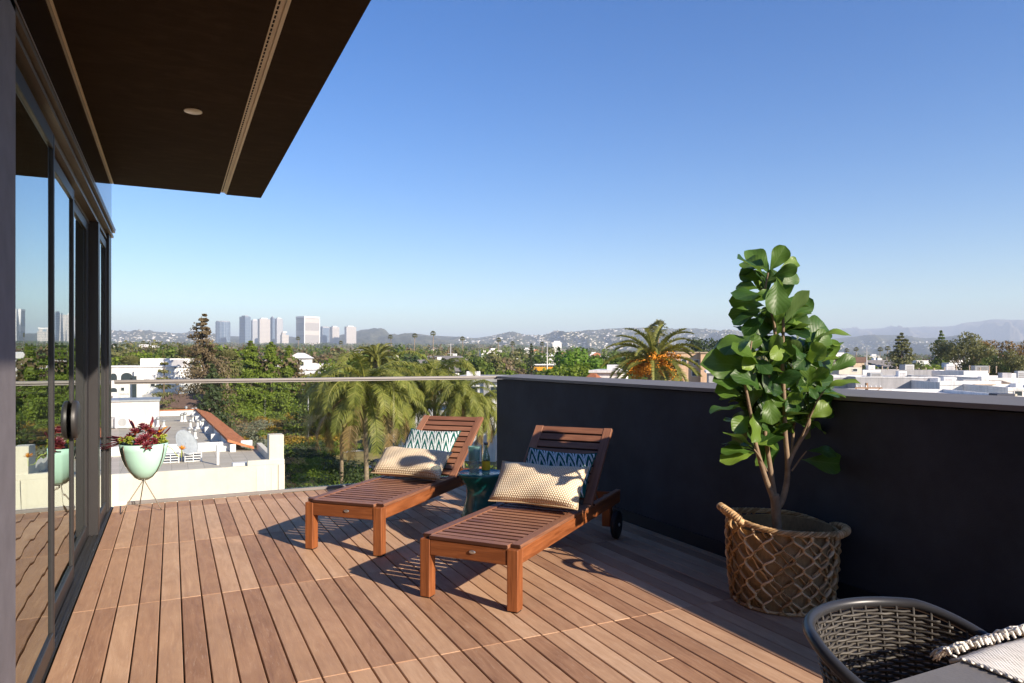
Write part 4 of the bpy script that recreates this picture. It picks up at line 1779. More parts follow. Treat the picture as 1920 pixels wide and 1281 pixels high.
def feather(m, r, base, az, el, L, droop, nl, ll, hang, mi, lw=.05, vang=.6, mi_r=None):
    """a feather frond: stem with leaflets on both sides; hang pulls the leaflets down"""
    pts = frond_pts(base, az, el, L, droop)
    n = len(pts) - 1
    m.tube(pts, [.035 * L / 3 * (1 - .85 * i / n) for i in range(n + 1)], 4, mi if mi_r is None else mi_r, caps=False)
    vs, fs = [], []
    for k in range(nl):
        t = .12 + .88 * (k + .5) / nl
        f = t * n
        i = min(int(f), n - 1)
        p = pts[i].lerp(pts[i + 1], f - i)
        d = (pts[i + 1] - pts[i]).normalized()
        s = d.cross(Vector((0, 0, 1)))
        if s.length < .1:
            s = Vector((math.sin(az), -math.cos(az), 0))
        s.normalize()
        u = s.cross(d)
        l = ll * (math.sin(PI * min(.97, .12 + .82 * t)) ** .6) * r.uniform(.8, 1.15)
        for sg in (-1, 1):
            dr = (s * sg * math.cos(vang) + u * math.sin(vang) + d * r.uniform(.35, .75)).normalized()
            q1 = p + dr * l * .5 + Vector((0, 0, -hang * l * .22))
            q2 = p + dr * l * (.98 - .25 * hang) + Vector((r.normal() * .03, r.normal() * .03, -hang * l * .75))
            w = d * lw * .5
            b = len(vs)
            vs += [p - w, p + w, q1 + w * .9, q1 - w * .9, q2]
            fs += [(b, b + 1, b + 2, b + 3), (b + 3, b + 2, b + 4)]
    m.add(vs, fs, mi)


def queen_palm(h, seed, fl=3.0, nf=24):
    r = np.random.default_rng(seed)
    mt = MB()
    lean = Vector((r.normal() * .04 * h, r.normal() * .04 * h, 0))
    pts = [Vector((0, 0, -.5)), lean * .3 + Vector((0, 0, h * .4)), lean + Vector((0, 0, h))]
    mt.tube(pts, [.17, .14, .125], 10)
    for k in range(14):
        z = h * (.35 + .6 * k / 14)
        c = lean * (z / h) + Vector((0, 0, z))
        mt.tube([c, c + Vector((0, 0, .05))], [.148, .142], 10, caps=False)
    mc = MB()
    top = lean + Vector((0, 0, h))
    for k in range(nf):
        t = k / nf
        az = k * 2.39996 + r.normal() * .15
        el = R(82) - R(112) * t + r.normal() * R(5)
        L = fl * r.uniform(.85, 1.1)
        dr = R(118) + r.normal() * R(12) if t < .7 else R(70)
        dry = 1 if t > .86 else 0
        feather(mc, r, top, az, el, L, dr, 64, fl * .20, 1.0 - .3 * (t < .2), dry, .06, .25)
    for k in range(3):                    # old flower stalks
        az = r.uniform(0, 6)
        p = frond_pts(top, az, R(20), 1.3, R(90), 6)
        mc.tube(p, .03, 4, 1)
        P = [np.array(p[4]) + r.normal(size=3) * .16 - np.array([0, 0, .25]) for _ in range(60)]
        V, Fc = cards(P, r.normal(size=(60, 3)), .12, .9, r)
        mc.add(V, Fc, 1)
    return mt.mesh("trunk", [M_TRUNKP], True), mc.mesh("fronds", [F_PALM, F_PALMDRY])


def canary_palm(h, seed, fl=4.2, nf=62):
    r = np.random.default_rng(seed)
    mt = MB()
    mt.tube([(0, 0, -.5), (0, 0, h * .5), (0, 0, h - 1.0), (0, 0, h)], [.42, .38, .5, .3], 14)
    mc = MB()
    for k in range(nf):
        t = k / nf
        az = k * 2.39996 + r.normal() * .12
        el = R(86) - R(96) * t ** .9 + r.normal() * R(4)
        feather(mc, r, (0, 0, h - .2), az, el, fl * r.uniform(.9, 1.08), R(66) + r.normal() * R(10), 70, fl * .14, .2, 0, .07, .7)
    mf = MB()
    P, Nn = [], []
    for k in range(30):
        az = k * 2.39996
        el = r.uniform(R(0), R(62))
        L = r.uniform(1.3, 2.5)
        p = frond_pts((0, 0, h - .3), az, el, L, R(70), 6)
        mf.tube(p, .04, 4, 0)
        for q in range(210):
            a = r.uniform(.35, 1)
            f = a * 6
            i = min(int(f), 5)
            c = p[i].lerp(p[i + 1], f - i)
            P.append(np.array(c) + r.normal(size=3) * .19 - np.array([0, 0, .12]))
            Nn.append(r.normal(size=3))
    V, Fc = cards(P, Nn, .085, .9, r)
    mf.add(V, Fc)
    return mt.mesh("trunk", [M_TRUNKP], True), mc.mesh("fronds", [F_CANARY]), mf.mesh("fruit_clusters", [M_FRUIT])


def fan_palm(h, seed, cr=1.5, n=30):
    r = np.random.default_rng(seed)
    mt = MB()
    mt.tube([(0, 0, -.5), (r.normal() * .02 * h, 0, h * .5), (r.normal() * .03 * h, 0, h)], [.28, .20, .16], 7)
    top = np.array(mt.v[-4])
    mc = MB()
    vs, fs = [], []
    for k in range(n):
        az = k * 2.39996
        el = R(85) - R(135) * (k / n)
        d = Vector((math.cos(az) * math.cos(el), math.sin(az) * math.cos(el), math.sin(el)))
        s = d.cross(Vector((0, 0, 1)))
        s = s.normalized() if s.length > .05 else Vector((1, 0, 0))
        u = s.cross(d)
        c = Vector((top[0], top[1], h)) + d * cr * .55
        for q in range(7):
            a = R(-66 + 22 * q)
            dd = (d * math.cos(a) + s * math.sin(a))
            e = c + dd * cr * .55 * r.uniform(.8, 1.1) + Vector((0, 0, -.18 * cr * (1 if k > n * .3 else .3)))
            w = (s * math.cos(a) - d * math.sin(a)) * cr * .07
            b = len(vs)
            vs += [c, c + dd * cr * .3 + w, e, c + dd * cr * .3 - w]
            fs.append((b, b + 1, b + 2, b + 3))
    mc.add(vs, fs)
    return mt.mesh("trunk", [M_TRUNKP], True), mc.mesh("fronds", [F_OLIVE])


def place(name, label, cat, meshes, loc, rz=0., sc=1., group=None, parts=('trunk', 'crown')):
    t = thing(name, label, cat, loc, rz, group)
    t.scale = (sc, sc, sc) if not hasattr(sc, '__len__') else sc
    for nm, me in zip(parts, meshes):
        link(nm, me, t)
    return t


def gpos(u, d, dz=0.):
    """a spot on the ground in pixel column u, d metres ahead"""
    p = at(u, 672, d)
    return Vector((p.x, p.y, ter(p.x, p.y) + dz))


def top_h(u, v, d):
    """height a tree needs at column u and distance d to reach pixel row v"""
    p = at(u, v, d)
    return p.z - ter(p.x, p.y)
# ------------------------------------------------------------------ the neighbouring building with its roof terrace
M_CREAM = streaky("cream_stucco", (.66, .60, .49), dirt=.08)
M_PALEW = streaky("pale_stucco", (.68, .62, .58))
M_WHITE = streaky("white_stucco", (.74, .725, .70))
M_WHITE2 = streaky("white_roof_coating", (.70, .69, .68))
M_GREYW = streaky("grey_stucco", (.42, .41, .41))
M_PEACH = streaky("peach_stucco", (.66, .45, .29))
M_TAN = streaky("tan_stucco", (.50, .39, .28))
M_GREYMETAL = simple("painted_metal", (.33, .34, .35), .5, .4)
M_GLASSDARK = simple("window_glass", (.035, .05, .06), .08, 0, .8)
M_BROWNROOF = simple("brown_shingle", (.14, .085, .065), .9, var=.2, nscale=3)
M_GREYROOF = simple("grey_shingle", (.20, .185, .175), .9, var=.2, nscale=3)
_t = NT("terrace_pavers")
_b = _t.n("ShaderNodeTexBrick", Vector=_t.scale(_t.obj(), (1, 1, 1)), Scale=1.0, Color1=(.42, .375, .31), Color2=(.48, .43, .36), Mortar=(.30, .27, .23), _offset=0.0)
_b.inputs['Mortar Size'].default_value = .012
_b.inputs['Brick Width'].default_value = .61
_b.inputs['Row Height'].default_value = .61
M_PAVER = _t.surf(_t.bsdf(_b.outputs[0], .9, 0, .2))
M_ROOFGREY = simple("grey_roof_felt", (.40, .355, .29), .9, var=.16, nscale=.7, bump=.3, bscale=8, bdist=.02)
_t = NT("terracotta_tile")
_o = _t.obj()
_w = _t.n("ShaderNodeTexWave", Vector=_o, Scale=5.0, Distortion=.3, _bands_direction='Y')
_c = _t.ramp(_t.noise(_o, 5, 3, .6), [(.3, (.36, .12, .052)), (.7, (.58, .23, .11))])
M_TERRA = _t.surf(_t.bsdf(_c, .85, 0, .2, _t.bump(_w.outputs[1], .8, .06)))

RZ = -3.25                                    # level of its roof
nb = thing("neighbour_building", "cream building with grey roof terrace and terracotta tiled ridge just beyond the glass", "building", (0, 0, 0))


def rp(u, v, z=RZ):
    """point of the horizontal plane z seen at pixel u, v"""
    d = F_PX * (CAM_H - z) / (v - 672)
    return at(u, v, d)


yf = rp(360, 882, RZ + .28).y                 # front parapet
xr = rp(533, 858, RZ + .55).x                 # right-hand end
yb = rp(480, 842).y                           # back curb of the terrace
XL = -14.0
m = MB()
m.box(((XL + xr) / 2, yf + .12, (RZ - .9 + RZ + .30) / 2 - 2.5), (xr - XL, .24, 6.2), ch=.01)
xs = rp(461, 870, RZ + .30).x
m.box(((xs + xr) / 2, yf + .122, RZ + .40), (xr - xs, .236, .2), ch=.01)
m.box((xr - .12, (yf + yb) / 2, (RZ - 6 + RZ + .3) / 2 - .3), (.24, yb - yf + .1, 6.9), ch=.01)
m.box((xr - .30, yf + .35, RZ + .62), (.56, .62, 1.7), ch=.015)
for xx in (xs + .9, xr - 1.05):
    m.box((xx, yf - .004, RZ - 2.6), (.03, .02, 5.6))
m.build("wall", M_CREAM, nb)
m = MB()
m.box(((XL + xr) / 2, (yf + yb) / 2 + .1, RZ - .1), (xr - XL - .5, yb - yf - .2, .2))
m.build("terrace_floor", M_PAVER, nb)
m = MB()
m.box((xs - .25, yf + .45, RZ + .20), (.55, .45, .40), ch=.01)
m.build("roof_box", M_WHITE, nb)
m = MB()
m.box((xr - 2.3, yf + 3.0, RZ + .45), (.10, .10, .9), ch=.01)
m.build("vent_post", M_WHITE, nb)
m = MB()
m.tube([(xr - 1.0, yb - .4, RZ + .34), (xr - .5, yb - .5, RZ + .34)], .17, 12)
m.build("roof_pipe", M_WHITE, nb)
# long rear roof with its tiled ridge
A = rp(437, 834, RZ + .35)
B = rp(372, 770, RZ + .35)
yb2 = B.y
m = MB()
m.prism([(XL, yb), (A.x + .6, yb), (B.x, yb2), (XL, yb2)], RZ - 6.2, RZ + .02, 1, 0)
m.build("rear_roof", [M_ROOFGREY, M_CREAM], nb)
m = MB()
m.box(((XL + A.x) / 2 + 2.4, yb + .1, RZ + .22), (A.x - XL - 4.5, .22, .42), ch=.01)
m.build("roof_curb", M_WHITE, nb)
m = MB()
m.box(((XL + B.x) / 2, yb2 - .1, RZ + .18), (B.x - XL, .2, .5), ch=.01)
m.build("roof_curb", M_WHITE, nb)
m = MB()
m.box(((XL + B.x) / 2, yb2 - .1, RZ + .46), (B.x - XL, .34, .07), ch=.01)
axis = (B - A)
axis.z = 0
Lr = axis.length
ax = axis.normalized()
nx = Vector((ax.y, -ax.x, 0))
for k in range(5):                             # stepped runs of tile
    t0, t1 = Lr * k / 5, Lr * (k + 1) / 5 + .25
    zz = RZ + .62 - .02 * k
    w0, w1 = -.25, .95
    p = [A + ax * t0 + nx * w0, A + ax * t1 + nx * w0, A + ax * t1 + nx * w1, A + ax * t0 + nx * w1]
    hz = [zz, zz, zz - .42, zz - .42]
    vs = [(q.x, q.y, h) for q, h in zip(p, hz)] + [(q.x, q.y, h - .12) for q, h in zip(p, hz)]
    m.add(vs, [(0, 1, 2, 3), (7, 6, 5, 4), (0, 4, 5, 1), (1, 5, 6, 2), (2, 6, 7, 3), (3, 7, 4, 0)])
m.build("tiled_ridge", M_TERRA, nb)
m = MB()
for k in range(6):                             # buttresses that carry the ridge
    c = A + ax * (Lr * (k + .12) / 5.6) - nx * .25
    m.box((c.x - .05, c.y, RZ + .20), (.62, .22, .44), Matrix.Rotation(math.atan2(ax.y, ax.x) - PI / 2, 3, 'Z'), 0, .01)
c = (A + B) / 2 - nx * -.02
m.bar((A.x, A.y, RZ + .16), (B.x, B.y, RZ + .16), .25, .42)
m.build("ridge_wall", M_WHITE, nb)
# stair head
sA = rp(298, 800)
zt = at(298, 748, sA.y * 1.0).z
dS = F_PX * (CAM_H - RZ) / (800 - 672)
zt = CAM_H - (752 - 672) / F_PX * dS
m = MB()
m.box(((XL + sA.x) / 2, sA.y + 1.6, (RZ + zt) / 2), (sA.x - XL, 3.2, zt - RZ), ch=.01)
st_ = m.build("stair_head", M_PALEW, nb)
m = MB()
m.box(((XL + sA.x) / 2, sA.y + 1.6, zt + .05), (sA.x - XL + .16, 3.36, .12), ch=.01)
m.build("coping", M_GREYMETAL, st_)
# roof vents, one thing each
VENTS = [(349, 776), (361, 776), (367, 776), (341, 791), (347, 791), (362, 791), (357, 804.5), (370.5, 804.5), (380, 804.5), (344, 823), (355, 823), (366, 823),
         (296, 801), (307, 801)]
for i, (u, v) in enumerate(VENTS):
    p = rp(u, v)
    if i == 0:
        vt = thing("roof_vent", "white capped vent pipe on the grey roof before the terracotta ridge", "roof vent", (p.x, p.y, RZ), 0, "vent pipes on the neighbouring roof")
        m = MB()
        m.lathe([(.17, 0), (.10, .12), (.07, .16), (.07, .42)], 12)
        m.build("pipe", M_WHITE2, vt, True)
        m = MB()
        m.lathe([(.06, .42), (.12, .46), (.13, .56), (.04, .63), (0, .63)], 12)
        m.build("vent_cap", M_GREYMETAL, vt, True)
        v0 = vt
    else:
        c = copy_tree(v0)
        c.location = (p.x, p.y, RZ)
        c.scale = (1, 1, rng.uniform(.75, 1.15))
# satellite dish on its ballast frame
p = rp(341, 866)
dish = thing("satellite_dish", "pale grey satellite dish on a white ballast frame on the roof terrace", "satellite dish", (p.x, p.y, RZ))
m = MB()
q = Matrix.Rotation(R(50), 3, 'Z') @ Matrix.Rotation(R(62), 3, 'X')
m.lathe([(r_, r_ * r_ * .30) for r_ in np.linspace(0.0, .62, 9)], 30, (.12, .05, .78), 0, q)
dd = m.build("reflector", simple("dish_grey", (.32, .34, .36), .5), dish, True)
dd.modifiers.new("solid", 'SOLIDIFY').thickness = .02
m = MB()
m.tube([(0, 0, .05), (0, 0, .5), (.1, .06, .72)], .035, 8)
m.tube([(.1, .06, .70), (.1 - .35, -.45, .75)], .016, 6)
m.build("mast", M_GREYMETAL, dish, True)
m = MB()
for sx in (-1, 1):
    for k in range(4):
        m.box((sx * .45, 0, .03 + .115 * k), (.7, .5, .03))
    for e in (-.33, 0, .33):
        m.box((sx * .45 + e, -.245, .2), (.035, .02, .4))
m.build("ballast_frame", M_WHITE2, dish)
# condensers in front of the stair head
for i, (u, w, lab) in enumerate(((214, .95, "dark sided air conditioner unit against the pale stair head wall"), (230, 1.0, "white air conditioner unit against the pale stair head wall"))):
    p = rp(u, 803)
    ac = thing("air_conditioner", lab, "air conditioner", (p.x, p.y - .3, RZ))
    m = MB()
    m.box((0, 0, .40), (w * .85, .4, .70), ch=.02)
    m.build("casing", M_WHITE2 if i else M_GREYMETAL, ac)
    m = MB()
    m.lathe([(.26, -.01), (.26, .01), (.2, .012), (0, .012)], 20, (0, -.2, .42), 0, Matrix.Rotation(PI / 2, 3, 'X'))
    m.build("fan_grille", M_GREYW, ac)
    for s_ in (-1, 1):
        m = MB()
        m.box((s_ * w * .32, 0, .025), (.06, .42, .05))
        m.build("foot", M_GREYMETAL, ac)


# ------------------------------------------------------------------ buildings of the town
def bbox_part(mb, C, rz, x0, x1, y0, y1, z0, z1, mi=0):
    mb.box(((x0 + x1) / 2, (y0 + y1) / 2, (z0 + z1) / 2), (x1 - x0, y1 - y0, z1 - z0), None, mi)


def win(parent, x, y, z, w, h, face='y', deep=.06, frame=None):
    """a window on the face at y (front) or x (side): frame in relief with a recessed pane"""
    m = MB()
    t = .09 * min(1, w)
    if face == 'y':
        for a, b, c, d in ((x - w / 2, x + w / 2, z + h / 2 - t, z + h / 2), (x - w / 2, x + w / 2, z - h / 2, z - h / 2 + t)):
            m.box(((a + b) / 2, y - deep / 2, (c + d) / 2), (b - a, deep, d - c))
        for a in (x - w / 2 + t / 2, x + w / 2 - t / 2):
            m.box((a, y - deep / 2, z), (t, deep, h - 2 * t - .004))
        g = MB()
        g.box((x, y - .012, z), (w - 2 * t - .004, .024, h - 2 * t - .004))
    else:
        for c, d in ((z + h / 2 - t, z + h / 2), (z - h / 2, z - h / 2 + t)):
            m.box((y + deep / 2 * face, x, (c + d) / 2), (deep, w, d - c))
        for a in (x - w / 2 + t / 2, x + w / 2 - t / 2):
            m.box((y + deep / 2 * face, a, z), (deep, t, h - 2 * t - .004))
        g = MB()
        g.box((y + .012 * face, x, z), (.024, w - 2 * t - .004, h - 2 * t - .004))
    f = m.build("window", frame or M_WHITE2, parent)
    g.build("pane", M_GLASSDARK, f)
    return f


# white apartments with arches (behind the neighbour, left)
D1 = 92.0
c = at(275, 672, D1)
ap = thing("apartment_building", "white apartment building with dark arched openings at the left", "building", (c.x, c.y, 0), -YAW + R(8))
pxm = D1 / F_PX
zg = ter(c.x, c.y)


def zz_(v, d=D1):
    return CAM_H - (v - 672) / F_PX * d


m = MB()
x0, x1 = (190 - 275) * pxm, (345 - 275) * pxm
m.box(((x0 + x1) / 2, 5, (zg - 1 + zz_(689)) / 2), (x1 - x0, 10, zz_(689) - zg + 1))
m.box(((262 - 275) * pxm, -.25, (zg + zz_(694)) / 2), (13 * pxm, .5, zz_(694) - zg))
m.build("wall", M_WHITE, ap)
m = MB()
m.box(((x0 + x1) / 2, 4.9, zz_(689) + .1), (x1 - x0 + .3, 10.1, .2))
m.box(((300 - 275) * pxm, 5, zz_(680)), (88 * pxm, 7, 1.1))
m.build("parapet", M_WHITE2, ap)
m = MB()
m.box(((324 - 275) * pxm, 1.4, zz_(681)), (22 * pxm, .3, 12 * pxm))
m.build("roof_screen", M_GREYW, ap)
for (uc, vb, w_, h_) in ((217, 713, 12, 13), (240, 713, 20, 14), (217, 735, 12, 8), (191, 713, 18, 14)):
    m = MB()
    xc, ww, hh = (uc - 275) * pxm, w_ * pxm, h_ * pxm
    zb = zz_(vb)
    pts = [(xc - ww / 2, zb), (xc + ww / 2, zb)] + [(xc + ww / 2 * math.cos(a), zb + hh * .45 + hh * .55 * math.sin(a)) for a in np.linspace(0, PI, 12)]
    vs = [(a, -.03, b) for a, b in pts] + [(a, -.004, b) for a, b in pts]
    n = len(pts)
    m.add(vs, [tuple(range(n))] + [(i, (i + 1) % n, n + (i + 1) % n, n + i) for i in range(n)])
    m.build("arched_opening", M_GLASSDARK, ap)
m = MB()
m.box(((256.5 - 275) * pxm, -.55, (zz_(745) + zz_(705)) / 2), (7 * pxm, .12, zz_(705) - zz_(745)))
m.build("dark_panel", M_GLASSDARK, ap)
for (uc, vc, w_, h_) in ((275, 712, 13, 3.4), (233, 729.5, 7, 7), (237, 738, 15, 3), (286, 722, 9, 6), (330, 720, 8, 5), (326, 690, 5, 3)):
    win(ap, (uc - 275) * pxm, -.0, zz_(vc), w_ * pxm, h_ * pxm)
m = MB()
m.box(((210 - 275) * pxm, -2.5, zz_(744)), (16 * pxm, 4, .6), Matrix.Rotation(R(18), 3, 'Y'))
m.build("lean_to_roof", M_GREYROOF, ap)
m = MB()
m.box(((305 - 275) * pxm, -1.6, (zz_(742) + zg) / 2), (42 * pxm, 3.2, zz_(735) - zg))
m.build("garage", M_GREYW, ap)
# brown house behind, and the low wall by the trees
D2 = 80.0
c = at(328, 672, D2)
hb_ = thing("brown_house", "low brown roofed house with pale wall beside the white apartments", "house", (c.x, c.y, ter(c.x, c.y)), -YAW)
m = MB()
m.box((0, 3, 2.4), (4.2, 6, 5.8))
m.build("wall", M_TAN, hb_)
m = MB()
for sg in (-1, 1):
    vs = [(-2.5, 3 + sg * 3.6, 5.0), (2.5, 3 + sg * 3.6, 5.0), (2.5, 3, 6.3), (-2.5, 3, 6.3)]
    vs += [(a, b, d + .15) for a, b, d in vs]
    m.add(vs, [(0, 1, 2, 3), (4, 5, 6, 7), (0, 1, 5, 4), (1, 2, 6, 5), (3, 0, 4, 7)])
m.build("roof", M_BROWNROOF, hb_)
win(hb_, -1, 0, 4.0, 1.2, 1.1)
win(hb_, 1, 0, 4.0, 1.2, 1.1)

# white modern house on the right, by the queen palms
D3 = 74.0
c = at(860, 672, D3)
mh = thing("modern_house", "white flat roofed house with grey bands behind the palms and lounger", "house", (c.x, c.y, 0), -YAW - R(10))
pxm = D3 / F_PX
zg = ter(c.x, c.y)
m = MB()
bbox_part(m, c, 0, (770 - 860) * pxm, (930 - 860) * pxm, 0, 9, zg - 1, zz_(772, D3))
bbox_part(m, c, 0, (835 - 860) * pxm, (950 - 860) * pxm, 1.0, 9.5, zz_(772, D3) + .003, zz_(716, D3))
bbox_part(m, c, 0, (730 - 860) * pxm, (770.5 - 860) * pxm, 2.0, 8, zg - 1, zz_(790, D3))
m.build("wall", M_WHITE, mh)
m = MB()
bbox_part(m, c, 0, (830 - 860) * pxm, (956 - 860) * pxm, .6, 10, zz_(716, D3), zz_(707, D3))
bbox_part(m, c, 0, (850 - 860) * pxm, (940 - 860) * pxm, -.9, .995, zz_(772, D3), zz_(766, D3))
m.build("roof_band", M_GREYW, mh)
m = MB()
bbox_part(m, c, 0, (905 - 860) * pxm, (915 - 860) * pxm, .7, .995, zz_(765, D3), zz_(717, D3))
m.build("grey_pier", M_GREYW, mh)
for (uc, vc, w_, h_, yy) in ((880, 736, 26, 22, 1.0), (924, 736, 14, 22, 1.0), (905, 800, 18, 24, 0), (880, 805, 14, 18, 0), (850, 742, 12, 26, 1.0), (805, 800, 10, 12, 0), (783, 806, 8, 8, 0)):
    win(mh, (uc - 860) * pxm, yy, zz_(vc, D3), w_ * pxm, h_ * pxm, frame=M_GREYMETAL)
m = MB()
for uu in (870, 878, 886):
    m.box(((uu - 860) * pxm, 2.5, zz_(702, D3)), (.5, .5, 10 * pxm))
m.build("chimney", M_WHITE, mh)

# pale building behind the pines, with a shallow roof
D4 = 165.0
for (u0, u1, v0, v1, lab, nm) in ((543, 574, 668, 700, "small white block half hidden right of the green pines", "white_house"),
                                  (560, 600, 689, 712, "white house with a pale gable beside the left palms", "white_gabled_house")):
    dd_ = D4 if nm == "white_house" else 150.0
    c = at((u0 + u1) / 2, 672, dd_)
    pxm = dd_ / F_PX
    w = (u1 - u0) * pxm
    zg = ter(c.x, c.y)
    o = thing(nm, lab, "house", (c.x, c.y, 0), -YAW + R(6))
    m = MB()
    m.box((0, 4, (zg - 1 + zz_(v0 + 4, dd_)) / 2), (w, 8, zz_(v0 + 4, dd_) - zg + 1))
    m.build("wall", M_WHITE, o)
    m = MB()
    zt = zz_(v0 + 4, dd_)
    vs = [(-w / 2 - .4, -.5, zt), (w / 2 + .4, -.5, zt), (w / 2 + .4, 8.5, zt), (-w / 2 - .4, 8.5, zt), (0, -.5, zt + 1.3), (0, 8.5, zt + 1.3)]
    m.add(vs, [(0, 1, 4), (1, 2, 5, 4), (2, 3, 5), (3, 0, 4, 5), (3, 2, 1, 0)])
    m.build("roof", M_WHITE2, o)
    for q in (-.25, .25):
        win(o, w * q, 0, zz_(v0 + 14, dd_), w * .22, 1.1)

# peach building behind the date palm
D5 = 125.0
c = at(1300, 672, D5)
pxm = D5 / F_PX
zg = ter(c.x, c.y)
pb = thing("peach_building", "peach stucco building behind the fruiting date palm", "building", (c.x, c.y, 0), -YAW - R(12))
m = MB()
bbox_part(m, c, 0, -4.4, 1.2, 0, 9, zg - 1, zz_(662, D5))
bbox_part(m, c, 0, 1.2, 6.6, -1.2, 9, zg - 1, zz_(662, D5) - .05)
m.build("wall", M_PEACH, pb)
m = MB()
bbox_part(m, c, 0, -4.6, 1.1, -.15, 9.1, zz_(662, D5), zz_(662, D5) + .2)
bbox_part(m, c, 0, 1.1, 6.8, -1.4, 9.1, zz_(662, D5) - .05, zz_(662, D5) + .16)
m.build("parapet", M_TAN, pb)
for (xx, yy, vv) in ((-3.2, 0, 679), (-1.6, 0, 679), (.5, 0, 680), (2.6, -1.2, 680), (5.2, -1.2, 680), (-3.2, 0, 700), (.2, 0, 700)):
    win(pb, xx, yy, zz_(vv, D5), 1.0, 1.1)
# white roofs around the foot of the date palm
for (u0, u1, v0, dd_, lab, nm, mt_) in ((1110, 1165, 696, 70, "white flat roof below the left fronds of the date palm", "flat_roofed_house", M_WHITE),
                                        (1330, 1385, 697, 78, "grey and white flat roof between date palm and fig", "flat_roofed_shed", M_GREYW),
                                        (1088, 1114, 722, 62, "terracotta roofed house peeking over the charcoal wall", "tiled_house", M_TAN)):
    c = at((u0 + u1) / 2, 672, dd_)
    pxm = dd_ / F_PX
    w = (u1 - u0) * pxm
    zg = ter(c.x, c.y)
    zt = zz_(v0 + 3, dd_)
    o = thing(nm, lab, "house", (c.x, c.y, 0), -YAW - R(14))
    m = MB()
    m.box((0, 4, (zg - 1 + zt) / 2), (w, 8, zt - zg + 1))
    m.build("wall", mt_, o)
    m = MB()
    if nm == "tiled_house":
        vs = [(-w / 2 - .4, -.5, zt), (w / 2 + .4, -.5, zt), (w / 2 + .4, 8.5, zt), (-w / 2 - .4, 8.5, zt), (-w * .2, 4, zt + 1.1), (w * .2, 4, zt + 1.1)]
        m.add(vs, [(0, 1, 5, 4), (1, 2, 5), (2, 3, 4, 5), (3, 0, 4), (3, 2, 1, 0)])
        m.build("roof", M_TERRA, o)
    else:
        m.box((0, 4, zt + .12), (w + .6, 8.6, .24))
        m.box((w * .1, 4, zt + .5), (w * .4, 2, .52))
        m.build("roof", M_WHITE2, o)
    win(o, 0, 0, zt - 1.3, 1.2, 1.1)

# industrial roofs over the wall on the right
def hall(name, label, u0, u1, v0, v1, d, depth, rz, mat, roofmat=None, extras=(), sidemat=None):
    c = at((u0 + u1) / 2, 672, d)
    pxm = d / F_PX
    w = (u1 - u0) * pxm / math.cos(rz)
    zg = ter(c.x, c.y)
    zt = zz_(v0, d)
    o = thing(name, label, "building", (c.x, c.y, 0), -YAW + rz)
    m = MB()
    m.box((0, depth / 2, (zg - 1 + zt - .35) / 2), (w, depth, zt - .35 - zg + 1))
    for (bx, by, sx, sy) in ((0, .12, w, .24), (0, depth - .12, w, .24), (-w / 2 + .12, depth / 2, .24, depth - .485), (w / 2 - .12, depth / 2, .24, depth - .485)):
        m.box((bx, by, zt - .17), (sx, sy, .35))
    m.build("wall", mat, o)
    m = MB()
    m.box((0, depth / 2, zt - .32), (w - .49, depth - .49, .05))
    m.build("roof", roofmat or M_WHITE2, o)
    for e in extras:
        kind = e[0]
        if kind == 'win':
            win(o, e[1] * w, 0, zz_(e[2], d), e[3], e[4])
        elif kind == 'box':
            b = MB()
            b.box((e[1] * w, e[2], zt - .30 + e[5] / 2), (e[3], e[4], e[5]), ch=.02)
            b.build(e[6], e[7], o)
        elif kind == 'band':
            b = MB()
            b.box((0, -.03, zz_(e[1], d)), (w + .06, .06, e[2]))
            b.build("coping", M_WHITE2, o)
    return o


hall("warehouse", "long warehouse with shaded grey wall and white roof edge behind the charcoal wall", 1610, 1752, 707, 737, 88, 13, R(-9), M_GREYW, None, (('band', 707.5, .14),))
hall("warehouse", "narrow sunlit white end block right of the grey warehouse wall", 1753, 1800, 708.5, 740, 87, 12, R(22), M_WHITE, None, (('win', -.2, 728, .7, 1.2), ('win', .15, 730, .5, 1.6)))
hall("workshop", "square cream block rising behind the fig leaves", 1574, 1615, 689, 715, 110, 7, R(-6), M_CREAM, None, (('win', .2, 694, .8, .5),))
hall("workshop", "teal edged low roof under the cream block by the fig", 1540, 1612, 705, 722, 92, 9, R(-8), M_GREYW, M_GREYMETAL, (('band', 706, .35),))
hall("workshop", "white sunlit wall between the cream block and grey parapet", 1617, 1652, 694, 712, 128, 9, R(4), M_WHITE)
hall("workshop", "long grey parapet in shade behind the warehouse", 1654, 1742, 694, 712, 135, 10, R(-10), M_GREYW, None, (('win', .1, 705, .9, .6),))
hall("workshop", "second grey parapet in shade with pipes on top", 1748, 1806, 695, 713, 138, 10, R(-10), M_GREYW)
hall("workshop", "white block with pale rooftop ducts before the eucalyptus", 1800, 1862, 695.5, 714, 132, 9, R(20), M_WHITE)
hall("warehouse", "white hall with shaded band and small window near the rooftop unit", 1766, 1872, 717, 745, 80, 12, R(-7), M_WHITE, None,
     (('band', 718.5, .5), ('win', .39, 724, .6, .45), ('box', .20, -.35, 2.2, .6, .1, 'awning', M_TAN)))
hall("warehouse", "pale pink sided block at the corner of the white hall", 1872, 1892, 718, 746, 81, 10, R(-30), M_TAN)
hall("warehouse", "wide low white roof at the right edge of the view", 1855, 2060, 709, 735, 106, 16, R(-6), M_WHITE, None, (('box', -.2, 4, 1.4, 1.2, 1.0, 'rooftop_box', M_GREYW),))
hall("warehouse", "white gabled shed at the far right behind the rooftop unit", 1896, 1990, 727, 752, 70, 10, R(-10), M_WHITE, None, (('band', 731, .3), ('win', -.32, 738, .8, .7)))
hall("warehouse", "bright flat roof in front running along the charcoal wall", 1640, 1905, 742, 775, 58, 13, R(-7), M_WHITE)
hall("workshop", "thin white roof strip behind the street tree line at right", 1880, 1990, 700, 712, 150, 10, R(-5), M_WHITE)
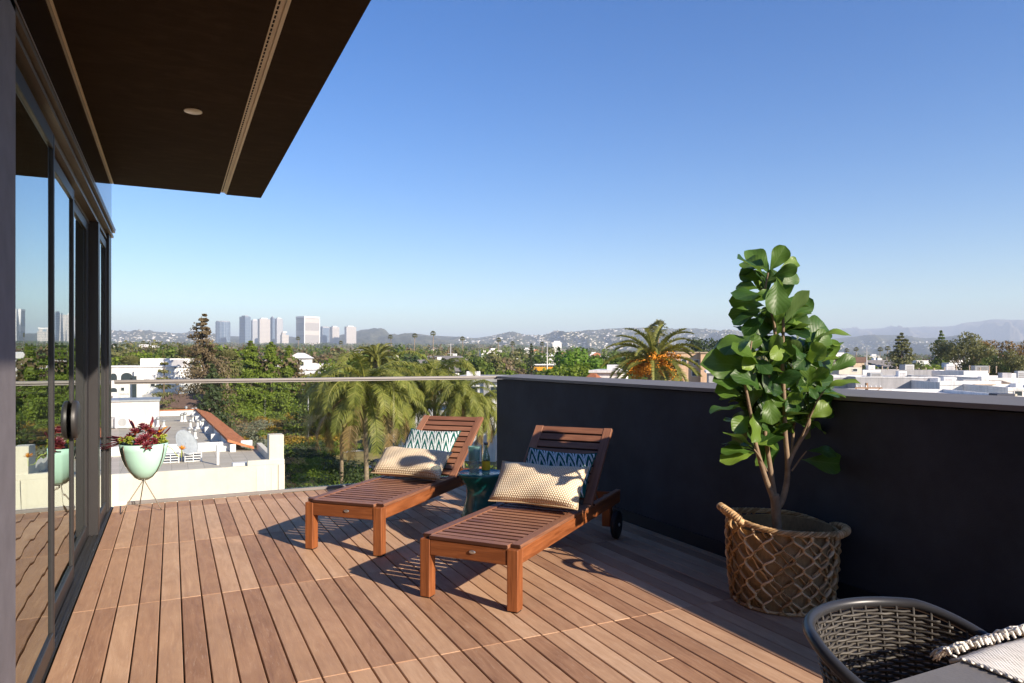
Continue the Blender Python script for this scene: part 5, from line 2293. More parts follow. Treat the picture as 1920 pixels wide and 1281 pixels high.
# rooftop condenser just beyond the parapet
p = at(1888, 752, 41)
cu_ = thing("rooftop_unit", "dark rooftop condenser box with a pale louvred end beyond the charcoal wall", "air conditioner", (p.x, p.y, p.z), -YAW - R(4))
m = MB()
m.box((-.05, .4, .21), (1.02, .8, .42), ch=.02)
m.build("casing", simple("dark_blue_casing", (.05, .055, .08), .6), cu_)
m = MB()
m.box((.52, .38, .21), (.12, .76, .40), ch=.01)
for k in range(6):
    m.box((.50, -.008, .06 + k * .055), (.14, .012, .02))
m.build("louvre", M_CREAM, cu_)
m = MB()
m.box((0, .4, -6.2), (1.3, 1.2, 12.38))
m.build("plinth", M_WHITE2, cu_)
# plant boxes and ducts standing on the flat roofs
for (u, v, d_, w_, h_, k) in ((1640, 706.5, 93, 1.6, .8, 0), (1690, 706.5, 94, 1.1, 1.0, 1), (1722, 707, 93, 2.4, .5, 0), (1776, 717, 84, 1.2, .9, 1), (1815, 717, 85, 2.0, .6, 0), (1842, 717.5, 86, .9, 1.0, 1),
                              (1700, 693.5, 140, 2.2, 1.3, 0), (1780, 694.5, 143, 1.6, 1.5, 1), (1838, 695, 137, 2.6, 1.2, 0), (1890, 709, 112, 1.8, 1.0, 1), (1912, 709, 113, 1.2, 1.4, 0), (1632, 693.5, 133, 1.3, 1.1, 1),
                              (1870, 699.5, 154, 2.4, 1.2, 0), (1905, 727, 74, 1.0, .7, 1)):
    p = at(u, v, d_)
    ru = thing("rooftop_plant", ("low grey duct box on the flat roofs at right", "upright pale plant box on the flat roofs at right")[k], "rooftop unit", (p.x, p.y, p.z - .35), -YAW + rng.uniform(-.4, .4),
               ("grey duct boxes on the flat roofs", "pale plant boxes on the flat roofs")[k])
    m = MB()
    m.box((0, 0, h_ / 2 + .1), (w_, w_ * .7, h_), ch=.03)
    for s_ in (-1, 1):
        m.box((s_ * w_ * .35, 0, .05), (.12, w_ * .6, .099))
    m.build("casing", M_WHITE2 if k else M_GREYMETAL, ru)
    m = MB()
    for q in range(4):
        m.box((0, -w_ * .35 - .012, .2 + h_ * .2 * q), (w_ * .7, .024, h_ * .09))
    m.build("louvres", M_GREYW if k else M_GREYROOF, ru)
# rooftop pipes as single things
for i in range(16):
    u = 1618 + i * 17 + rng.uniform(-5, 5)
    d_ = 137 if i < 12 else 130
    p = at(u, 694.5, d_ + 3)
    pc = thing("roof_pipe", "small tan vent stack on the flat roofs at right", "roof vent", (p.x, p.y, p.z - .5), rng.uniform(0, 3), "vent stacks on the flat roofs at right")
    m = MB()
    hgt = rng.uniform(.7, 1.3)
    m.tube([(0, 0, 0), (0, 0, hgt)], .09, 8)
    m.build("pipe", M_TAN, pc)
    m = MB()
    m.lathe([(.08, hgt - .08), (.16, hgt - .02), (.16, hgt + .06), (0, hgt + .16)], 8)
    m.build("vent_cap", M_TAN, pc)
# red roofed house far right
hall("red_roofed_house", "tan house with dark red roof far right of the fig", 1600, 1621, 678, 690, 190, 8, R(5), M_TAN, M_BROWNROOF,
     (('box', 0, 4, 4.0, 8.4, 1.5, 'roof_hip', M_BROWNROOF),))
hall("far_white_block", "lone white block seen over the treetops left of the date palm", 1036, 1053, 642, 662, 900, 18, R(-4), M_WHITE, None, (('box', .0, 6, 8, 6, 2.2, 'roof_room', M_WHITE2),))
hall("white_stair_block", "small white tower behind the yellow school bus", 1015, 1026, 667, 690, 340, 4, R(0), M_WHITE)
hall("white_shed", "white low building among trees right of the far conifers", 1718, 1748, 676, 690, 230, 8, R(3), M_WHITE)
hall("white_shed", "pale grey roofed shed under the right conifer", 1775, 1800, 671, 686, 260, 8, R(3), M_GREYW)

# ------------------------------------------------------------------ downtown towers
def mk_tower(name, c1, c2, sx, sz, gap):
    t = NT(name)
    s = t.sep(t.obj())
    gx = t.math('FRACT', t.math('DIVIDE', t.math('ADD', s[0], s[1]), sx))
    gz = t.math('FRACT', t.math('DIVIDE', s[2], sz))
    w = t.math('MULTIPLY', t.math('GREATER_THAN', gx, gap), t.math('GREATER_THAN', gz, gap))
    return t.surf(t.bsdf(t.mix(w, c1, c2), t.mapr(w, 0, 1, .8, .25), 0, .5))


T_GLASS = mk_tower("blue_glass_facade", (.22, .27, .33), (.05, .09, .15), 8, 8, .25)
T_LIGHT = mk_tower("pale_facade", (.50, .46, .42), (.22, .22, .23), 7, 7, .45)
T_WHITEV = mk_tower("striped_facade", (.46, .43, .40), (.26, .25, .25), 5, 60, .35)
T_GREYF = mk_tower("grey_facade", (.42, .42, .43), (.20, .22, .25), 7, 6, .45)
TW = [  # u0, u1, vtop, distance, share of the shaded left face, material, label
    (405, 431, 604, 3900, .30, T_GLASS, "rounded blue glass tower behind the bare treetop, leftmost of the skyline"),
    (449, 470, 594, 3700, .55, T_GLASS, "dark blue glass tower, tallest left of the cream tower"),
    (471, 484, 601, 4000, .25, T_GREYF, "slim grey tower squeezed between blue and cream towers"),
    (484, 506, 598.5, 3800, .18, T_LIGHT, "cream balconied tower in the middle of the left cluster"),
    (507, 515, 596, 3650, .55, T_GLASS, "thin blue tower blade right of the cream tower"),
    (515, 530, 598, 3850, .30, T_GREYF, "grey twin tower at the right end of the left cluster"),
    (526, 541, 624, 3400, .20, T_LIGHT, "low stepped white block at the foot of the left towers"),
    (556, 598, 597, 3500, .36, T_WHITEV, "broad slab tower with blue shaded left face and pale front"),
    (601, 617, 615, 4300, .25, T_GLASS, "pale glass tower just right of the broad slab"),
    (618, 636, 613.5, 4200, .28, T_LIGHT, "white tower third from the right end of the skyline with dark left edge"),
    (646, 668, 613, 4100, .15, T_LIGHT, "white squat tower at the right end of the skyline"),
]
for (u0, u1, vt, d, sh, mt_, lab) in TW:
    c = at((u0 + u1) / 2, 672, d)
    W_ = (u1 - u0) / F_PX * d
    zt = zz_(vt, d)
    zb = ter(c.x, c.y) - 10
    w, dp = W_ * (1 - sh) / .82, W_ * sh / .57
    o = thing("office_tower", lab, "tower", (c.x, c.y, zb), R(25), "towers on the horizon")
    m = MB()
    if "rounded" in lab:
        m.lathe([(W_ / 2, 0), (W_ / 2, zt - zb)], 24, cap_top=True)
    elif "stepped" in lab:
        m.box((0, 0, (zt - zb) * .42), (w, dp, (zt - zb) * .84))
        m.box((-w * .15, 0, (zt - zb) * .92), (w * .5, dp * .8, (zt - zb) * .159))
    else:
        m.box((0, 0, (zt - zb) / 2), (w, dp, zt - zb))
    m.build("facade", mt_, o)
    m = MB()
    if "rounded" in lab:
        m.lathe([(W_ * .46, 0), (W_ * .46, 5), (0, 5)], 24, (0, 0, zt - zb))
    elif "slab" in lab:
        m.box((0, 0, zt - zb + 4), (w * 1.03, dp * 1.03, 8))
        for sx in (-1, 1):
            m.box((sx * w * .5, -dp * .5, (zt - zb) / 2), (w * .05, dp * .05, zt - zb))
    else:
        m.box((0, w * .02, zt - zb + 3), (w * .6, dp * .6, 6))
    m.build("crown_cap", M_WHITE2 if mt_ != T_GLASS else T_GREYF, o)
# ------------------------------------------------------------------ trees and plants seen one by one
def tree_at(name, label, u, v, d, meshes, h0, group=None, rz=0., parts=('trunk', 'crown'), wx=1.0, base=None):
    """put tree meshes of height h0 so that the top reaches row v in column u"""
    p = gpos(u, d) if base is None else base
    s = top_h(u, v, d) / h0
    return place(name, label, "tree" if 'shrub' not in name else "shrub", meshes, p, rz, (s * wx, s * wx, s), group, parts)


# bright green pines left of the middle
PG = "dense green pines beyond the glass railing"
pines = [conifer(14, 9.5, 21 + k, F_PINE, 15000, .25, 28, 1.0, .02, .05, 1, .38) for k in range(3)]
for i, (u, v, d, wx, lab) in enumerate(((440, 656, 108, .95, "bushy green pine left of the group, broad at its foot"),
                                        (470, 641, 114, 1.0, "tall bright green pine in the middle of the pine group"),
                                        (508, 643, 116, 1.0, "bright green pine right of the group's middle"),
                                        (542, 650, 120, .85, "rightmost green pine touching the small white block"),
                                        (418, 712, 96, .8, "low green pine in front of the dark shaded pines"))):
    tree_at("pine_tree", lab, u, v, d, pines[i % 3], 14, PG, rng.uniform(0, 6), wx=wx)
for (u, v, d, lab) in ((570, 707, 126, "broad green tree hiding the foot of the white gabled house"), (604, 716, 88, "green tree between the white gabled house and the palms"), (228, 664, 112, "yellow green tree above the left end of the apartment roof"), (262, 659, 118, "bright green tree over the apartment roof, left of the small tiered conifer"), (326, 652, 125, "green tree above the apartment roof's right end")):
    tree_at("broadleaf_tree", lab, u, v, d, broad(8, 9, int(u), F_GREEN if u > 300 else F_PINE, 3600, .26, 26, .1), 8, None, u)
tree_at("broadleaf_tree", "big dark rounded tree behind the white apartments", 292, 636, 160, broad(12, 15, 401, F_OLIVE, 5200, .34, 30, .1), 12, None, 0)
tree_at("broadleaf_tree", "wide olive tree at the left edge over the apartments", 222, 640, 190, broad(12, 15, 402, F_OLIVE, 4200, .34, 30, .1), 12, None, 0)
dk = [conifer(12, 8, 31 + k, F_DARK, 5000, .28, 22, 1.0, .03, .05, 1, .4) for k in range(2)]
for (u, v, d, lab) in ((398, 686, 80, "dark shaded pine beside the brown bare tree"), (433, 690, 132, "deep shaded pine left of the green group"), (584, 712, 130, "dark bush like pine left of the queen palms")):
    tree_at("pine_tree", lab, u, v, d, dk[0 if u < 420 else 1], 12, None, u, wx=.9)
# brown cedar with its sparse tip
br = conifer(18, 14, 41, F_BROWN, 16000, .20, 30, .9, .04, .10, 1, .7)
tree_at("cedar_tree", "tall brown thinning cedar with a ragged bare tip rising over the horizon", 384, 591, 86, br, 18)
ar = conifer(11, 4.6, 43, F_OLIVE, 2400, .17, 13, .9, .05, -.12, 1, .1)
tree_at("araucaria_tree", "small tiered conifer in front of the white apartment wall", 307, 668, 78, ar, 11)
sh = broad(6, 6, 45, F_GREEN, 2600, .28, 24, .08)
# palm at the left of the brown cedar
fp_ = fan_palm(8, 47, 1.9, 60)
for (u, v, d, lab) in ((352, 656, 96, "green fan palm right of the white apartments"), (425, 662, 100, "yellowish fan palm between brown cedar and pines"), (243, 672, 100, "bright fan palm above the white apartment roof")):
    tree_at("fan_palm", lab, u, v, d, fp_, 9.4, None, u, ('trunk', 'fronds'))

# queen palms
QP = [queen_palm(8.2, 51 + k, 5.0, 36) for k in range(3)]
for i, (u, v, d, wx, lab) in enumerate(((688, 655, 50, 1.15, "big queen palm in the middle, drooping fronds behind the glass"),
                                        (640, 676, 54, 1.0, "queen palm leftmost of the group with a leaning shaded crown"),
                                        (735, 672, 58, .95, "queen palm just right of the big one, thin pale trunk"),
                                        (812, 652, 60, 1.0, "queen palm behind the left lounger's backrest"),
                                        (868, 690, 56, .85, "queen palm hanging over the white house by the charcoal wall"),
                                        (905, 712, 60, .7, "short queen palm at the corner of the charcoal wall"))):
    p = gpos(u, d)
    s = top_h(u, v, d) / 11.0
    place("queen_palm", lab, "palm", QP[i % 3], p, u * .7, (s * wx, s * wx, s), "queen palms behind the glass railing", ('trunk', 'fronds'))
ph_ = canary_palm(9, 57, 3.4, 40)
p = gpos(706, 92)
s = top_h(706, 636, 92) / 11.5
place("date_palm", "date palm with stiff arched fronds behind the queen palms", "palm", ph_[:2], p, 1.0, s, None, ('trunk', 'fronds'))
cp = canary_palm(10.6, 58, 4.3, 42)
p = gpos(1226, 56)
zc = at(1226, 678, 56).z
place("canary_date_palm", "canary date palm with big orange fruit clusters over the charcoal wall", "palm", cp, p, .6, (1, 1, (zc - p.z) / 10.6), None, ('trunk', 'fronds', 'fruit_clusters'))
for (u, v, d) in ((1237, 604, 150), (1222, 612, 160)):
    fpm = fan_palm(16, 60 + d, 2.1, 26)
    tree_at("fan_palm", "tall fan palm peeking over the date palm, %s of the pair" % ("right" if u > 1230 else "left"), u, v, d, fpm, 17.5, None, u, ('trunk', 'fronds'), wx=1.0)

# bright green tree, bus side
bg = broad(10, 9, 61, F_BRIGHT, 5200, .26, 34, .18)
tree_at("broadleaf_tree", "vivid light green tree left of the date palm", 1078, 650, 120, bg, 10, wx=1.05)
tree_at("broadleaf_tree", "yellow green smaller tree at the foot of the vivid green one", 1062, 674, 95, broad(7, 7, 62, F_PINE, 3000, .24, 24, .15), 7)
tree_at("broadleaf_tree", "dark green tree between the vivid tree and the date palm", 1125, 662, 130, broad(9, 9, 63, F_GREEN, 3000, .3, 24, .15), 9)
tree_at("broadleaf_tree", "dark round tree right of the date palm's crown", 1322, 628, 190, broad(12, 10, 64, F_DARK, 2600, .36, 24, .3), 12)
# eucalyptus and conifers at the right
EU = [broad(17, 17, 71 + k, (F_RUST, F_OLIVE, F_GREEN)[k], 6000, .34, 22, .30, .62, .62) for k in range(3)]
for i, (u, v, d, wx, lab) in enumerate(((1822, 619, 150, .92, "round umbrella crowned eucalyptus at the left end of the grove"),
                                        (1872, 627, 158, .95, "rusty brown eucalyptus in the middle of the grove"),
                                        (1925, 628, 150, .95, "brownish eucalyptus cut by the right edge of the picture"),
                                        (1852, 660, 140, .7, "lower green tree in front of the rusty eucalyptus"),
                                        (1895, 652, 136, .75, "dull green tree at the grove's right foot"))):
    tree_at("eucalyptus_tree", lab, u, v, d, EU[(1, 0, 0, 2, 1)[i]], 17, "eucalyptus grove at the right", u, wx=wx)
for (u, v, d, wx, s_, lab) in ((1690, 626, 190, 1.25, 81, "broad dark conifer behind the flat white roofs"), (1764, 622, 195, .85, 82, "narrow tiered dark conifer left of the eucalyptus grove")):
    tree_at("conifer_tree", lab, u, v, d, conifer(15, 9.5, s_, F_OLIVE if s_ == 81 else F_GREEN, 4200, .34, 20, 1.0, .05, .02, 1, .3), 15, None, u, wx=wx)
tree_at("cypress_tree", "slim dark cypress among the trees above the charcoal wall's corner", 996, 646, 210, conifer(12, 3.4, 84, F_DARK, 1600, .3, 20, 1.2, .02, -.5), 12, None, 0)

# street pole, utility pole, bus
M_POLE = simple("galvanised_pole", (.48, .46, .43), .5, .4)
M_WOODPOLE = simple("weathered_pole", (.28, .17, .10), .9, var=.2)
for (u, v0, d, lab, nm) in ((1026, 640, 150, "grey metal light pole left of the vivid green tree", "light_pole"),
                            (845, 644, 210, "white mast with crossbars behind the queen palms", "mast"),
                            (578, 742, 84, "thin white pole standing in the yellow shrubs", "post"),
                            (1625, 652, 170, "bare utility pole right of the fig leaves", "utility_pole")):
    p = gpos(u, d)
    h = top_h(u, v0, d)
    o = thing(nm, lab, "pole", p)
    m = MB()
    m.tube([(0, 0, 0), (0, 0, h)], [.13 * d / 120, .07 * d / 120], 8)
    m.build("shaft", M_POLE, o, True)
    m = MB()
    if nm == "mast":
        for k in range(4):
            m.box((0, 0, h - .4 - k * 2.6), (2.0 - .2 * k, .14, .14), Matrix.Rotation(-YAW, 3, 'Z'))
        m.build("crossbar", M_POLE, o)
    elif nm == "light_pole":
        m.tube([(0, 0, h - .1), (-.7, .1, h + .1), (-1.5, .2, h)], .06, 6)
        m.build("arm", M_POLE, o)
p = at(1625, 738, 62)
up = thing("utility_pole", "brown utility pole with a crossarm peeking over the charcoal wall", "utility pole", (p.x, p.y, ter(p.x, p.y)), -YAW - R(6))
hh = at(1625, 718, 62).z - ter(p.x, p.y)
m = MB()
m.tube([(0, 0, 0), (0, 0, hh)], [.17, .13], 8)
m.build("shaft", M_WOODPOLE, up, True)
m = MB()
m.box((.1, -.14, hh - .45), (2.3, .10, .13))
m.bar((-1.0, -.14, hh - .5), (0, -.1, hh - 1.1), .05, .05)
m.bar((1.1, -.14, hh - .5), (0, -.1, hh - 1.1), .05, .05)
m.build("crossarm", M_WOODPOLE, up)
m = MB()
for k in range(6):
    m.lathe([(.05, 0), (.06, .08), (.03, .16), (0, .17)], 8, (-.9 + k * .4, -.14, hh - .38))
m.build("insulators", M_WHITE2, up, True)

p = gpos(1021, 250)
zb = at(1021, 698, 250).z
bus = thing("school_bus", "yellow school bus with white roof passing behind the trees", "bus", (p.x, p.y, zb), -YAW + R(2))
M_BUSY = simple("bus_yellow", (.62, .30, .02), .4, var=.03)
m = MB()
m.box((0, 0, 1.15), (8.4, 2.4, 1.5), ch=.1)
m.box((-4.6, 0, .95), (1.0, 2.2, 1.0), ch=.15)
m.build("body", M_BUSY, bus)
m = MB()
m.box((0, 0, 2.62), (8.3, 2.3, .5), ch=.15)
m.build("roof", M_WHITE2, bus)
m = MB()
m.box((0, 0, 2.12), (8.2, 2.36, .46))
m.build("window_band", M_GLASSDARK, bus)
for xw in (-3.0, 2.6):
    m = MB()
    m.lathe([(0, -.15), (.48, -.15), (.5, 0), (.48, .15), (0, .15)], 16, (xw, -1.1, .5), 0, Matrix.Rotation(PI / 2, 3, 'X'))
    m.build("wheel", M_RUBBER, bus, True)
m = MB()
for k in range(9):
    m.box((-3.7 + k * .92, -1.19, 2.12), (.09, .03, .5))
m.build("window_posts", M_BUSY, bus)
# parked car below the palms
p = gpos(726, 66)
car = thing("parked_car", "dark car parked in the shade behind the queen palm trunks", "car", p, R(20))
M_CARP = simple("dark_blue_paint", (.03, .035, .055), .25, 0, .6)
m = MB()
prof = [(-2.2, .35), (-2.25, .75), (-1.5, .92), (-.8, 1.42), (.9, 1.45), (1.7, .98), (2.2, .88), (2.25, .4)]
vs = [(a, -.85, b) for a, b in prof] + [(a, .85, b) for a, b in prof]
n = len(prof)
m.add(vs, [tuple(range(n)), tuple(range(2 * n - 1, n - 1, -1))] + [(i, n + i, n + (i + 1) % n, (i + 1) % n) for i in range(n)])
m.build("body", M_CARP, car)
m = MB()
m.prism([(-1.3, -.87), (1.5, -.87), (1.5, .87), (-1.3, .87)], .95, 1.3)
m.build("windows", M_GLASSDARK, car)
for xw in (-1.4, 1.4):
    for yw in (-.82, .82):
        m = MB()
        m.lathe([(0, -.1), (.3, -.1), (.32, 0), (.3, .1), (0, .1)], 16, (xw, yw, .32), 0, Matrix.Rotation(PI / 2, 3, 'X'))
        m.build("wheel", M_RUBBER, car, True)

# ground between the buildings: path, shrubs, grasses
def ribbon(pts, w):
    m = MB()
    P = [Vector(p) for p in pts]
    for a, b in zip(P[:-1], P[1:]):
        d = (b - a)
        n = Vector((-d.y, d.x, 0)).normalized() * w / 2
        K = max(1, int(d.length / 4))
        for k in range(K):
            q0, q1 = a + d * (k / K), a + d * ((k + 1) / K)
            vs = [q0 - n, q1 - n, q1 + n, q0 + n]
            vs = [(v_.x, v_.y, ter(v_.x, v_.y) + .06) for v_ in vs]
            m.add(vs, [(0, 1, 2, 3)])
    return m


M_CONC = simple("concrete", (.42, .39, .34), .9, var=.12, nscale=.6)
M_ASPH = simple("asphalt", (.09, .09, .092), .9, var=.2, nscale=.4)
tag(ribbon([gpos(560, 84), gpos(610, 86), gpos(660, 80)], 3.0).build("path", M_CONC), "pale concrete path between the shrubs", kind='structure')
tag(ribbon([gpos(700, 62), gpos(790, 66), gpos(930, 70)], 7).build("road", M_ASPH), "grey road below the white house", kind='structure')
tag(ribbon([gpos(560, 150), gpos(900, 128), gpos(1400, 100), gpos(2000, 90)], 9).build("road", M_ASPH), "town street behind the palms", kind='structure')


def shrub(seed, w, h, mat, n=900, leaf=.14):
    r = np.random.default_rng(seed)
    cs = [(r.normal() * w * .22, r.normal() * w * .22, h * r.uniform(.15, .6)) for _ in range(12)]
    P, Nn = clump_points(r, cs, [w * r.uniform(.14, .26) for _ in cs], n, h / w * 1.2)
    V, Fc = cards(P, Nn, leaf, .8, r)
    mc = MB()
    mc.add(V, Fc)
    return mc.mesh("shrub", [mat])


SHR = [(shrub(91, 4, 1.6, F_YELLOW), "yellow flowering shrub in the patch right of the terracotta ridge", "yellow flowering shrubs"),
       (shrub(92, 3.5, 1.4, F_PINE), "green shrub on the ground between ridge and palms", "green shrubs below the pines"),
       (shrub(93, 4, 2.0, F_GREY, 1300), "grey green feathery shrub right of the terracotta ridge", "grey green shrubs by the ridge"),
       (shrub(94, 4, 1.3, F_RUST), "ochre dry shrub in the yellow patch", "ochre shrubs"),
       (shrub(95, 4, 2.4, F_DARK), "dark green shrub in the shade under the palms", "dark shrubs under the palms")]
rs = random.Random(23)
spots = []
for k in range(150):
    u = rs.uniform(425, 640)
    d = rs.uniform(50, 100)
    v = 672 + 10.9 * F_PX / d
    if u < 300 + (v - 672) * .95 * .62 + 60:
        continue
    kind = 0 if 770 < v < 850 and rs.random() < .45 else rs.choice((1, 1, 3, 3, 1, 0))
    if u < 500 and v > 800:
        kind = 2
    if u > 520 and v > 850:
        kind = rs.choice((1, 1, 4))
    spots.append((u, d, kind))
for k in range(95):
    spots.append((rs.uniform(455, 650), rs.uniform(80, 138), rs.choice((0, 0, 3, 3, 1, 0))))
for k in range(40):
    spots.append((rs.uniform(620, 930), rs.uniform(50, 68), rs.choice((1, 1, 4, 1))))
for (u, d, kind) in spots:
    me, lab, grp = SHR[kind]
    o = link("shrub", me)
    o.location = gpos(u, d)
    o.rotation_euler = (0, 0, rs.uniform(0, 6))
    s = rs.uniform(.6, 1.25)
    o.scale = (s, s, s * rs.uniform(.8, 1.2))
    tag(o, lab, "shrub", grp)


def strappy(seed, w, h, mat):
    r = np.random.default_rng(seed)
    m = MB()
    for k in range(130):
        az, el = r.uniform(0, 2 * PI), r.uniform(R(35), R(88))
        b = Vector((r.normal() * w * .18, r.normal() * w * .18, 0))
        p = frond_pts(b, az, el, h * r.uniform(.7, 1.2), R(75), 5)
        s = Vector((math.sin(az), -math.cos(az), 0)) * .05
        vs = []
        for i, q in enumerate(p):
            ww = s * (1 - i / 5.2)
            vs += [q - ww, q + ww]
        m.add(vs, [(2 * i, 2 * i + 1, 2 * i + 3, 2 * i + 2) for i in range(len(p) - 1)])
    return m.mesh("strappy_plant", [mat])


SG = [strappy(5, 2.2, 2.0, F_PINE), strappy(6, 2.2, 1.8, F_BRIGHT)]
for k in range(46):
    u, d = rs.uniform(555, 800), rs.uniform(38, 54)
    o = link("strappy_plant", SG[k % 2])
    o.location = gpos(u, d)
    o.rotation_euler = (0, 0, rs.uniform(0, 6))
    s = rs.uniform(.8, 1.5)
    o.scale = (s, s, s)
    tag(o, "clump of long arching leaves at the foot of the queen palms", "plant", "strap leaved clumps under the palms")

# ------------------------------------------------------------------ the town's trees and houses
protos = []
for (nm, mk, h0, lab, grp) in (
        ("broadleaf_tree", lambda k: broad(10, 10, 200 + k, F_GREEN, 700, .55, 18, .16), 10, "round mid green tree among the roofs of the town", "green town trees"),
        ("broadleaf_tree", lambda k: broad(10, 10, 210 + k, F_OLIVE, 700, .55, 18, .16), 10, "olive grey green tree among the roofs of the town", "olive town trees"),
        ("broadleaf_tree", lambda k: broad(10, 11, 220 + k, F_DARK, 700, .55, 18, .16), 10, "dark green tree among the roofs of the town", "dark town trees"),
        ("bare_tree", lambda k: broad(10, 10, 230 + k, F_BROWN, 520, .50, 18, .2), 10, "brownish half bare tree among the roofs of the town", "brown town trees"),
        ("broadleaf_tree", lambda k: broad(9, 9, 240 + k, F_PINE, 700, .5, 18, .16), 9, "yellow green tree among the roofs of the town", "yellow green town trees"),
        ("cypress_tree", lambda k: conifer(12, 4.5, 250 + k, F_DARK, 700, .5, 14, 1.1, .02, -.3), 12, "narrow dark conifer standing over the town's trees", "dark town conifers")):
    ms = []
    for k in range(3):
        tr, cr = mk(k)
        # one mesh: these stand too far off to show trunk and crown apart
        me = bpy.data.meshes.new(nm)
        bm = bmesh.new()
        bm.from_mesh(tr)
        nf = len(bm.faces)
        bm.from_mesh(cr)
        bm.faces.ensure_lookup_table()
        for i, f in enumerate(bm.faces):
            f.material_index = 0 if i < nf else 1
        bm.to_mesh(me)
        bm.free()
        me.materials.append(M_TRUNK)
        me.materials.append(cr.materials[0])
        ms.append(me)
    protos.append((nm, ms, h0, lab, grp))


def clear_of(u, d):
    """keep free the sight lines to the buildings that the photograph shows"""
    if d < 125 and (200 < u < 350):
        return False
    if u > 1560 and d < 165:
        return False
    if 990 < u < 1046 and d < 255:
        return False
    if 1230 < u < 1360 and d < 130:
        return False
    return True


rt = random.Random(31)
n_ind = 0
stuff = MB()
far = []
for k in range(1900):
    q = rt.random()
    d = 115 * (26 ** (q ** .9))
    u = rt.uniform(60, 2060)
    if d < 130 and u < 420:
        continue
    if not clear_of(u, d):
        continue
    far.append((d, u))
far.sort()
# front row first, so that the nearest are things of their own
M_FARW = None
lowp = {}
far_parts = {}
for (d, u) in far:
    p = gpos(u, d)
    wts = (5, 4, 3, 3, 2, 1)
    kd = rt.choices(range(6), wts)[0]
    nm, ms, h0, lab, grp = protos[kd]
    hmax = top_h(u, 634 if u < 900 else (640 if u < 1500 else 652), d)
    h = rt.uniform(6.5, 13.5) if d < 500 else rt.uniform(7, 15)
    if u > 1560:
        h *= .75
    h = min(h, max(4, hmax * rt.uniform(.75, 1)))
    if n_ind < 285:
        n_ind += 1
        o = link(nm, ms[rt.randrange(3)])
        o.location = p
        s = h / h0
        o.scale = (s * rt.uniform(.85, 1.2), s * rt.uniform(.85, 1.2), s)
        o.rotation_euler = (0, 0, rt.uniform(0, 6.28))
        tag(o, lab, "tree", grp)
    else:
        far_parts.setdefault(kd if kd < 5 else 2, []).append((p, h))

mats = [F_GREEN, F_OLIVE, F_DARK, F_BROWN, F_PINE]
mw = MB()
rn_ = np.random.default_rng(77)
for kd, L_ in far_parts.items():
    for (p, h) in L_:
        w = h * rn_.uniform(.8, 1.3)
        cs = [(rn_.normal() * w * .2, rn_.normal() * w * .2, h * rn_.uniform(.3, .85)) for _ in range(7)]
        P, Nn = clump_points(rn_, cs, [w * rn_.uniform(.14, .24) for _ in cs], 90, .9)
        V, Fc = cards(P, Nn, h * .085, .85, rn_)
        mw.add((np.asarray(V) + np.array([p.x, p.y, p.z])).tolist(), Fc, kd)
        mw.tube([(p.x, p.y, p.z), (p.x, p.y, p.z + h * .5)], h * .03, 4, kd, caps=False)
# a last continuous belt of woods in front of the hills
for k in range(2300):
    d = rt.uniform(1500, 4600)
    u = rt.uniform(-100, 2200)
    p = gpos(u, d)
    h = rt.uniform(9, 18)
    w = h * 1.6
    P, Nn = clump_points(rn_, [(0, 0, h * .45), (w * .2, 0, h * .4), (-w * .2, 0, h * .5)], [w * .33, w * .26, w * .26], 26, .8)
    V, Fc = cards(P, Nn, h * .19, .85, rn_)
    mw.add((np.asarray(V) + np.array([p.x, p.y, p.z])).tolist(), Fc, rt.choice((0, 1, 2, 2, 3)))
fw = mw.build("far_woods", mats)
tag(fw, "continuous belt of far town trees below the hills", "woods", kind='stuff')

# tall thin fan palms of the skyline
sky_fp = [fan_palm(20, 300 + k, 1.7, 40) for k in range(2)]
for (u, v, d) in ((776, 626, 420), (812, 622, 450), (868, 632, 400), (934, 634, 380), (962, 641, 360), (1018, 642, 380), (1650, 652, 330), (1661, 650, 340), (560, 632, 520), (735, 629, 480),
                  (1586, 654, 360), (1604, 652, 380), (640, 640, 420), (270, 640, 380)):
    tree_at("fan_palm", "tall thin trunked fan palm on the town skyline", u, v, d, sky_fp[int(u) % 2], 21.2, "skyline fan palms", u, ('trunk', 'fronds'), wx=1.25)

